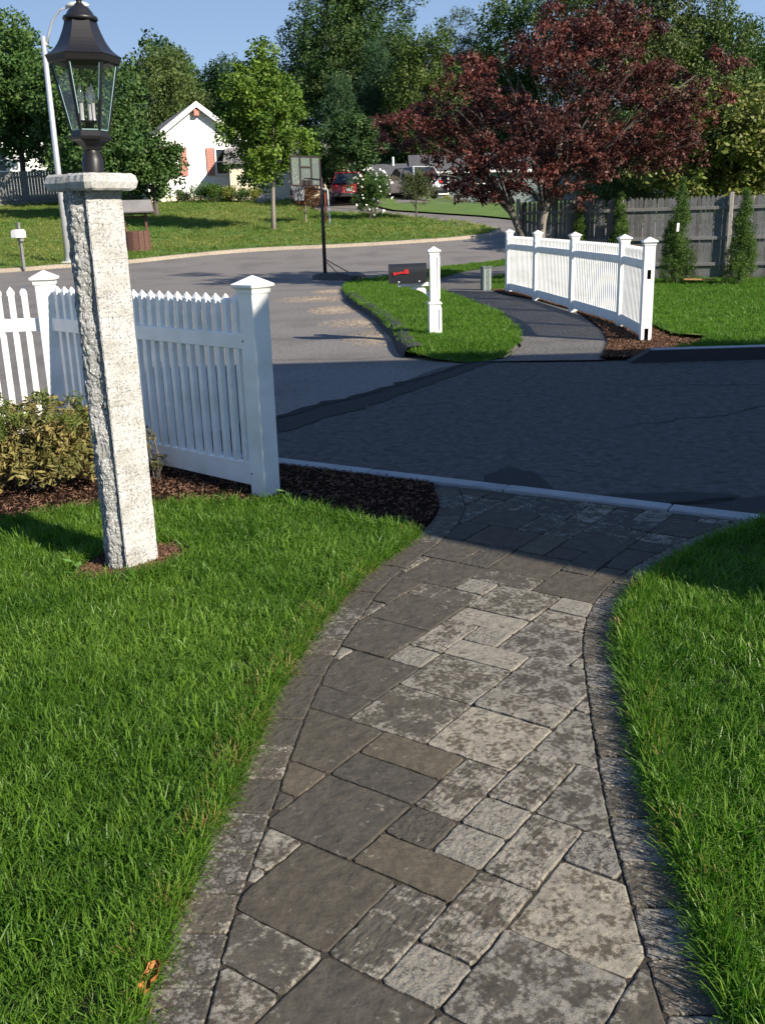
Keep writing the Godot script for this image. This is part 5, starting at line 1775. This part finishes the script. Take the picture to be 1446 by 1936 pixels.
# ---------------------------------------------------------------- trees
func trees() -> void:
	var g := "trees behind the houses"
	var olive0 := Color(0.055, 0.095, 0.024)
	var olive1 := Color(0.14, 0.185, 0.055)
	var mid0 := Color(0.034, 0.082, 0.018)
	var mid1 := Color(0.095, 0.165, 0.038)
	var dark0 := Color(0.022, 0.054, 0.016)
	var dark1 := Color(0.06, 0.105, 0.032)
	# near the street
	tree("young_tree", "bright yellow green young tree with a bare trunk on the far lawn", -4.2, 42.6, 8.75, 2.3, 1.85, "egg", "broad", M.leaf, 0.44, 0.6, Color(0.055, 0.115, 0.014), Color(0.15, 0.225, 0.03), 101, 64, 0.1, M.pale_bark)
	var mp := thing("red_maple", "large dark red maple with spreading limbs at the end of the white fence", "tree", Vector3(3.75, -0.02, -23.2))
	var r := RandomNumberGenerator.new()
	r.seed = 102
	var limb_ends := [[-2.9, 3.3, 0.2, 1.15], [-2.2, 4.1, 0.6, 1.1], [-1.2, 4.8, -0.2, 1.05], [-0.3, 4.4, 0.9, 1.1], [0.6, 4.9, 0.2, 1.15], [1.5, 5.5, -0.3, 0.95], [1.3, 4.3, 0.9, 1.15], [2.3, 4.4, 0.2, 1.05], [3.2, 4.1, -0.1, 0.9], [3.9, 4.6, 0.3, 0.55], [2.8, 3.3, 0.4, 1.05], [3.5, 3.0, -0.4, 0.8], [1.6, 3.1, 0.7, 1.1], [0.3, 3.3, 1.0, 1.15], [-0.9, 3.2, 0.9, 1.15], [-1.9, 2.9, 0.5, 1.0], [-2.6, 2.5, 0.3, 0.7], [-1.3, 2.2, 0.4, 0.75], [0.2, 2.4, 0.4, 0.85], [1.3, 2.2, 0.2, 0.8], [2.3, 2.3, 0.0, 0.8], [-3.3, 3.9, -0.2, 0.6], [1.7, 6.1, -0.2, 0.4], [0.1, 5.6, -0.3, 0.55], [-0.8, 3.7, -1.2, 1.2], [1.4, 3.9, -1.3, 1.3], [2.6, 3.6, -1.2, 1.0], [0.3, 3.0, -1.0, 1.1], [-2.0, 3.5, -1.0, 1.0], [-1.9, 2.0, 0.6, 0.7], [-0.6, 1.9, 0.7, 0.7], [0.7, 1.9, 0.5, 0.7], [1.8, 1.9, 0.3, 0.7], [2.9, 2.5, 0.0, 0.7], [-0.2, 2.7, -0.8, 0.9], [1.2, 2.6, -0.9, 0.9], [-1.0, 1.5, 0.5, 0.4], [-2.9, 2.9, -0.4, 0.8], [-3.4, 3.3, 0.2, 0.6], [2.0, 5.2, 0.4, 0.7], [0.9, 5.4, 0.2, 0.7]]
	var ls := []
	for e in limb_ends:
		e[0] = e[0] * 0.87 + 0.28
		e[1] = maxf(e[1], 2.75 if e[0] > 0.75 else 2.25 if e[0] > -0.9 else 1.7)
		for k in 5:
			var off: Vector3 = Vector3(r.randfn(), r.randfn() * 0.5, r.randfn()) * e[3] * 0.5
			ls.append([Vector3(e[0], e[1], e[2]) + off, e[3] * r.randf_range(0.28, 0.52), 0.62])
	var tk := mb(true)
	tube(tk, [Vector3(0.06, -0.1, 0), Vector3(0.03, 0.7, 0.02), Vector3(0.1, 1.4, 0.0), Vector3(0.28, 2.2, 0.0), Vector3(0.5, 3.2, 0)], [0.12, 0.095, 0.085, 0.07, 0.04], 10)
	part("trunk", done(tk), M.pale_bark, mp)
	var tk2 := mb(true)
	tube(tk2, [Vector3(-0.1, -0.1, 0.25), Vector3(-0.3, 0.8, 0.3), Vector3(-0.62, 1.5, 0.35), Vector3(-1.0, 2.2, 0.35), Vector3(-1.6, 3.1, 0.3)], [0.085, 0.072, 0.062, 0.05, 0.02], 9)
	part("trunk", done(tk2), M.bark, mp)
	var lb := mb(true)
	for k in limb_ends.size():
		var e: Array = limb_ends[k]
		var from := Vector3(0.15, 1.55 + 0.05 * (k % 7), 0) if e[0] > -0.9 else Vector3(-0.6, 1.5 + 0.1 * (k % 4), 0.33)
		var to := Vector3(e[0], e[1], e[2]) * 0.9 + Vector3(0, 0.2, 0)
		var mm := from.lerp(to, 0.5) + Vector3(0.0, 0.18, 0.05)
		tube(lb, [from, from.lerp(mm, 0.5) + Vector3(0, -0.04, 0), mm, to], [0.038, 0.03, 0.02, 0.008], 6)
		for j in 3:
			var t2 := to + Vector3(r.randfn(), r.randf(), r.randfn()) * 0.5
			tube(lb, [mm.lerp(to, 0.3 * j), t2], [0.011, 0.004], 5)
	part("limbs", done(lb), M.bark, mp)
	crown(mp, ls, "maple", M.leaf_red, 0.25, 0.58, Color(0.028, 0.012, 0.011), Color(0.15, 0.048, 0.036), r)
	# drooping lower branch on the left, leaves in silhouette over the street
	tree("dogwood", "spreading yellow green tree leaning over the grey board fence at the right", 10.9, 33.0, 5.3, 0.9, 2.7, "round", "broad", M.leaf, 0.5, 0.55, Color(0.085, 0.115, 0.022), Color(0.2, 0.2, 0.05), 103, 70, 0.14)
	tree("shade_tree", "dark green tree filling the gap behind the red maple and the grey board fence", 8.6, 36.0, 4.4, 0.6, 2.0, "round", "fine", M.leaf, 0.45, 0.55, dark0, mid1, 104, 45, 0.12)
	tree("small_tree", "small thin tree with grey green leaves beside the bend of the road", 1.9, 45.2, 3.55, 1.95, 0.95, "round", "fine", M.leaf, 0.3, 0.42, Color(0.05, 0.07, 0.025), Color(0.12, 0.13, 0.045), 105, 26, 0.05)
	tree("red_shrub_tree", "small red brown leaved tree with forked pale stems behind the hoop", -3.0, 45.0, 3.0, 2.0, 0.85, "round", "maple", M.leaf_red, 0.26, 0.45, Color(0.055, 0.04, 0.016), Color(0.17, 0.075, 0.035), 106, 24, 0.05, M.pale_bark)
	# left group
	tree("shade_tree", "large green tree at the far left edge behind the board fence", -20.6, 61.0, 13.3, 4.6, 3.5, "round", "broad", M.leaf, 0.75, 0.5, mid0, mid1, 107, 60, 0.2)
	tree("shade_tree", "dark green tree directly behind the black lantern", -15.4, 57.0, 11.0, 3.2, 3.1, "round", "broad", M.leaf, 0.7, 0.55, dark0, mid1, 108, 60, 0.2)
	tree("shade_tree", "dense dark tree between lantern and white house, branches over its gable wall", -12.6, 49.0, 9.3, 2.2, 2.05, "egg", "broad", M.leaf, 0.6, 0.55, mid0, Color(0.075, 0.125, 0.035), 109, 66, 0.17)
	tree("shade_tree", "dense dark tree low beside the left corner of the white house", -10.6, 50.0, 5.9, 2.3, 1.5, "round", "broad", M.leaf, 0.6, 0.55, dark0, mid1, 110, 40, 0.14)
	tree("ridge_tree", "rounded olive tree on the ridge right of the lantern", -17.4, 93.0, 16.6, 6.0, 4.0, "round", "fine", M.leaf, 0.95, 0.5, olive0, olive1, 111, 60, 0.25)
	tree("ridge_tree", "dark blue green tree on the ridge above the white house roof", -13.4, 97.0, 15.9, 5.0, 3.6, "round", "fine", M.needle, 0.95, 0.5, dark0, mid0, 112, 60, 0.25)
	# behind, left to right
	tree("oak", "broad green oak just right of the bright young tree", -5.9, 90.0, 17.6, 5.0, 3.6, "round", "fine", M.leaf, 0.9, 0.5, mid0, olive1, 113, 60, 0.3)
	tree("oak", "tallest broad oak at the middle of the skyline", -1.0, 86.0, 22.0, 6.0, 5.8, "round", "fine", M.leaf, 0.95, 0.52, mid0, Color(0.095, 0.14, 0.042), 114, 90, 0.4)
	tree("pine", "dark pine in front of the tallest oak", -2.2, 76.0, 12.4, 3.4, 2.3, "cone", "spray", M.needle, 0.85, 0.62, Color(0.02, 0.055, 0.02), Color(0.055, 0.105, 0.04), 115, 60, 0.25)
	tree("pine", "dark blue green pine above the white flowering shrub", 0.6, 80.0, 14.6, 4.0, 3.0, "cone", "spray", M.needle, 0.9, 0.6, Color(0.018, 0.05, 0.022), Color(0.045, 0.095, 0.04), 116, 60, 0.25)
	tree("oak", "yellow green oak between the tallest oak and the red maple", 3.9, 76.0, 14.6, 4.6, 3.3, "round", "fine", M.leaf, 0.85, 0.52, Color(0.042, 0.08, 0.017), Color(0.12, 0.17, 0.038), 117, 60, 0.25)
	tree("pine", "tall feathery pine on the skyline left of the red maple top", 7.4, 88.0, 18.2, 4.6, 3.6, "egg", "spray", M.needle, 1.0, 0.55, dark0, Color(0.07, 0.115, 0.042), 118, 60, 0.3)
	tree("oak", "dark green oak behind the left half of the red maple", 12.3, 84.0, 19.6, 4.6, 4.3, "round", "fine", M.leaf, 0.95, 0.52, dark0, mid1, 119, 66, 0.3)
	tree("oak", "olive oak rising behind the middle of the red maple", 16.0, 78.0, 19.2, 4.2, 4.2, "round", "fine", M.leaf, 0.9, 0.52, olive0, olive1, 120, 66, 0.3)
	tree("oak", "large pale olive oak right behind the top of the red maple", 19.6, 72.0, 19.0, 3.4, 4.8, "round", "fine", M.leaf, 0.9, 0.5, olive0, Color(0.14, 0.165, 0.055), 121, 80, 0.32)
	tree("oak", "olive grey oak behind the right end of the red maple", 22.8, 70.0, 15.4, 2.6, 3.5, "egg", "fine", M.leaf, 0.85, 0.5, olive0, olive1, 122, 60, 0.3)
	tree("oak", "dark green oak at the right edge above the board fence", 28.3, 74.0, 15.4, 2.4, 3.9, "round", "fine", M.leaf, 0.9, 0.52, mid0, mid1, 123, 66, 0.3)
	tree("oak", "low dark tree behind the grey house roof", 4.2, 82.0, 10.4, 3.4, 3.6, "round", "fine", M.leaf, 0.9, 0.55, dark0, dark1, 124, 50, 0.2)
	tree("oak", "low dark tree behind the grey house and the maple trunk", 10.0, 80.0, 10.2, 3.2, 4.2, "round", "fine", M.leaf, 0.9, 0.55, dark0, dark1, 125, 56, 0.2)
	tree("oak", "low dark tree right of the grey house", 19.5, 66.0, 8.4, 2.0, 4.6, "round", "fine", M.leaf, 0.85, 0.5, dark0, mid1, 126, 60, 0.2)
	tree("pear_tree", "narrow dark green tree right behind the basketball backboard", -2.7, 55.0, 6.4, 2.6, 1.45, "egg", "broad", M.leaf, 0.45, 0.6, dark0, Color(0.07, 0.12, 0.03), 127, 36, 0.09, M.pale_bark)
	tree("pear_tree", "narrow dark green tree above the red car", -0.7, 51.5, 6.7, 3.6, 1.5, "egg", "broad", M.leaf, 0.45, 0.6, dark0, Color(0.065, 0.115, 0.03), 128, 40, 0.09)
	# the wood behind: one dark mass beyond counting
	var xf := []
	var cols := []
	r.seed = 130
	for i in 9000:
		var x := r.randf_range(-75, 80)
		var z := r.randf_range(-118, -102)
		var hh := 9.5 + 3.5 * sin(x * 0.21) + 2.0 * sin(x * 0.57 + 1.0)
		var yy := 4.3 + hh * pow(r.randf(), 0.75)
		xf.append(Transform3D(Basis(Vector3(r.randfn(), r.randfn(), r.randfn()).normalized(), r.randf() * TAU).scaled(Vector3.ONE * r.randf_range(1.4, 2.6)), Vector3(x, yy, z)))
		cols.append(dark0.lerp(mid1, r.randf()))
	scatter("wood", CL.fine, M.leaf, xf, cols)
	# arborvitae along the board fence
	var av := [[4.84, -24.0, 1.75, 0.24, "small short arborvitae leftmost along the grey board fence"], [5.68, -23.5, 2.05, 0.28, "second arborvitae from the left along the grey board fence, beside a pale post"], [6.53, -21.7, 2.25, 0.33, "tallest arborvitae along the grey board fence, with a white tag"], [7.72, -21.2, 2.0, 0.3, "rightmost narrow arborvitae along the grey board fence"]]
	for e in av:
		var t := thing("arborvitae", e[4], "shrub", Vector3(e[0], -0.03, e[1]), 0.0, "arborvitae along the board fence")
		r.seed = 140 + int(e[2] * 100)
		var lo := []
		for k in 46:
			var f := pow((k + 0.5) / 46.0, 0.9)
			var rad: float = (e[3] + 0.05) * (0.95 - 0.85 * pow(f, 1.5))
			var a := r.randf() * TAU
			lo.append([Vector3(cos(a) * rad * 0.45, 0.12 + (e[2] - 0.18) * f, sin(a) * rad * 0.45), rad * 0.62 + 0.02, 1.35])
		var sm := mb(true)
		tube(sm, [Vector3.ZERO, Vector3(0, e[2] * 0.5, 0), Vector3(0, e[2] * 0.9, 0)], [0.04, 0.03, 0.008], 7)
		part("trunk", done(sm), M.bark, t)
		crown(t, lo, "fine", M.needle, 0.105, 1.35, Color(0.03, 0.075, 0.014), Color(0.105, 0.18, 0.03), r)
		if e[2] > 2.1:
			part("tag", boxmesh(Vector3(-0.12, 1.22, 0.3), Vector3(0.055, 0.17, 0.004), 0.001, Basis(Vector3(0.2, 1, 0).normalized(), 0.3)), M.tag_white, t)
	# shrubs at the white house and elsewhere
	var sh := [[-10.6, 57.0, 0.5, 0.42, 0, "low dark shrub at the left corner of the white house"], [-9.6, 56.8, 0.75, 0.62, 0, "rounded green shrub below the gable window"], [-8.7, 56.4, 0.62, 0.6, 1, "bright green shrub in front of the white gable wall"], [-7.9, 56.6, 0.55, 0.45, 2, "yellow green shrub at the right corner of the white house"], [-7.2, 56.0, 0.6, 0.45, 0, "low green shrub right of the white house corner"], [-6.4, 56.0, 0.5, 0.42, 2, "small yellow green shrub beside the rocks"], [6.0, 68.5, 0.9, 0.5, 0, "dark shrub below the grey house window"], [4.9, 67.8, 0.35, 0.3, 3, "small bright yellow shrub at the grey house"], [8.0, 68.0, 1.0, 0.6, 4, "dull red shrub at the grey house wall"], [3.2, 67.0, 0.8, 0.5, 0, "dark shrub by the small grey shed"]]
	var tones := [[mid0, mid1], [Color(0.05, 0.11, 0.015), Color(0.12, 0.2, 0.03)], [Color(0.1, 0.13, 0.02), Color(0.24, 0.25, 0.05)], [Color(0.3, 0.28, 0.03), Color(0.42, 0.4, 0.06)], [Color(0.03, 0.014, 0.012), Color(0.1, 0.05, 0.04)]]
	var sd := 150
	for e in sh:
		var yb := land(e[0], -e[1]) + 0.08
		bush("shrub", e[5], Vector3(e[0], yb, -e[1]), Vector3(e[2], e[3], e[2] * 0.8), "fine", M.leaf, 0.32, 0.6, tones[e[4]][0], tones[e[4]][1], sd, 12, "shrubs at the house walls")
		sd += 1
	for e in [[-6.0, -55.5, 0.36], [-5.35, -55.8, 0.3]]:
		var rk := mb(true)
		lathe(rk, [Vector2(0.02, -0.1), Vector2(e[2], 0.0), Vector2(e[2] * 0.92, e[2] * 0.6), Vector2(e[2] * 0.5, e[2] * 1.05), Vector2(0.01, e[2] * 1.15)], 8, Vector3.ZERO, e[2] * 9)
		tag(part_top("boulder", done(rk), M.rock, Vector3(e[0], land(e[0], e[1]) + 0.08, e[1])), "pale tan boulder by the white house, " + ("the larger of the two" if e[2] > 0.33 else "the smaller of the two"), "rock", "boulders by the white house")
	# rose of Sharon in flower
	var hb := bush("flowering_shrub", "tall green shrub covered in white flowers on the far lawn", Vector3(-0.05, land(0, -45.5) + 0.08, -45.5), Vector3(1.0, 1.12, 0.9), "fine", M.leaf, 0.3, 0.6, mid0, Color(0.085, 0.15, 0.035), 170, 26)
	var fx := []
	var fc := []
	r.seed = 171
	for i in 75:
		var d := Vector3(r.randfn(), r.randfn() * 0.8 + 0.3, absf(r.randfn()) * 0.8).normalized()
		var s := r.randf_range(0.05, 0.085)
		fx.append(Transform3D(Basis(Vector3(r.randfn(), r.randfn(), r.randfn()).normalized(), r.randf() * TAU).scaled(Vector3.ONE * s), Vector3(d.x * 1.0, 1.2 + d.y * 1.0, d.z * 0.95)))
		fc.append(Color(1, 1, 1))
	var fm := mb(true)
	lathe(fm, [Vector2(0.1, -0.3), Vector2(0.6, 0.05), Vector2(0.75, 0.3), Vector2(0.3, 0.15), Vector2(0.01, 0.12)], 7)
	scatter("flowers", done(fm), M.petal, fx, fc, hb)

# ---------------------------------------------------------------- near plants and litter
func small_things() -> void:
	bush("azalea", "rounded bush with olive and tan leaves by the white fence, left of the granite post", Vector3(-2.14, 0.0, -5.98), Vector3(0.6, 0.305, 0.42), "rosette", M.dry_leaf, 0.088, 0.95, Color(0.08, 0.095, 0.022), Color(0.34, 0.265, 0.095), 201, 34)
	var az := get_node("azalea")
	var rz := RandomNumberGenerator.new()
	rz.seed = 203
	var tips := []
	for k in 26:
		var d := Vector3(rz.randfn(), absf(rz.randfn()) * 0.8 + 0.1, rz.randfn()).normalized()
		tips.append([Vector3(d.x * 0.52, 0.3 + d.y * 0.28, d.z * 0.36), 0.07, 0.9])
	crown(az, tips, "rosette", M.leaf, 0.075, 0.35, Color(0.05, 0.075, 0.014), Color(0.13, 0.16, 0.03), rz)
	bush("azalea", "sparse dark sprigs of a small shrub behind the granite post, against the fence", Vector3(-1.46, 0.0, -6.14), Vector3(0.14, 0.28, 0.1), "rosette", M.dry_leaf, 0.08, 0.12, Color(0.05, 0.055, 0.02), Color(0.13, 0.11, 0.04), 202, 4)
	# weeds: a stem with a few broad leaves
	var wd := [[Vector3(-1.44, 0.0, -4.3), 0.1, "pale green weed with broad leaves at the foot of the granite post"], [Vector3(-0.93, 0.0, -5.45), 0.07, "small weed at the edge of the mulch below the picket fence"], [Vector3(-0.55, 0.0, -5.42), 0.1, "thin weed tuft at the foot of the fence end post"]]
	for e in wd:
		var t := thing("weed", e[2], "weed", e[0])
		var h: float = e[1]
		var s := mb(true)
		tube(s, [Vector3.ZERO, Vector3(0.005, h * 0.5, 0.004), Vector3(-0.004, h, 0.006)], [0.0025, 0.002, 0.0012], 5)
		var stem := part("stem", done(s), M.weed_stem if M.has("weed_stem") else M.pedestal_pale, t)
		stem.material_override = mat(S(0.12, 0.22, 0.05), 0.6)
		for k in 5:
			var a := k * 2.4
			var c := Vector3(cos(a), 0.35, sin(a)) * h * 0.36 + Vector3(0, h * (0.25 + 0.16 * k), 0)
			var d := Vector3(cos(a), 0.25, sin(a)).normalized()
			var side := d.cross(Vector3.UP).normalized()
			var l := mb()
			l.set_color(Color(0.14, 0.27, 0.06))
			var L := h * 0.3
			for f in [[c - d * L, c + side * L * 0.5, c + d * L], [c - d * L, c + d * L, c - side * L * 0.5]]:
				for v in f:
					l.add_vertex(v)
			part("leaf", done(l), M.leaf, t)
	# dry curled leaf at the edge of the walk, yellow leaf on the mulch
	for e in [["dry_leaf", Vector3(-0.53, 0.02, -1.74), Vector3(0.018, 0.012, 0.042), Color(0.42, 0.16, 0.045), "dry curled orange leaf lying between the grass and the walk at lower left"], ["yellow_leaf", Vector3(-2.36, 0.03, -5.76), Vector3(0.06, 0.012, 0.035), Color(0.75, 0.5, 0.03), "bright yellow leaf lying on the mulch at the left edge"]]:
		var l := mb(true)
		l.set_color(e[3])
		for i in 6:
			for j in 4:
				var q := []
				for c in [[i, j], [i + 1, j], [i + 1, j + 1], [i, j + 1]]:
					var x: float = c[1] / 2.0 - 1.0
					var z: float = c[0] / 3.0 - 1.0
					var w := sqrt(maxf(0.02, 1.0 - z * z)) * (1.0 + 0.25 * sin(c[0] * 2.6))
					q.append(Vector3(x * w * e[2].x, (x * x * 1.6 + 0.4 * sin(c[0] * 1.9 + x)) * e[2].y, z * e[2].z))
				poly(l, q, Vector3(0, -5, 0))
		var o := part_top(e[0], done(l), M.dry_leaf, e[1])
		o.rotation = Vector3(0.2, -0.25, 0.25)
		tag(o, e[4], "leaf")
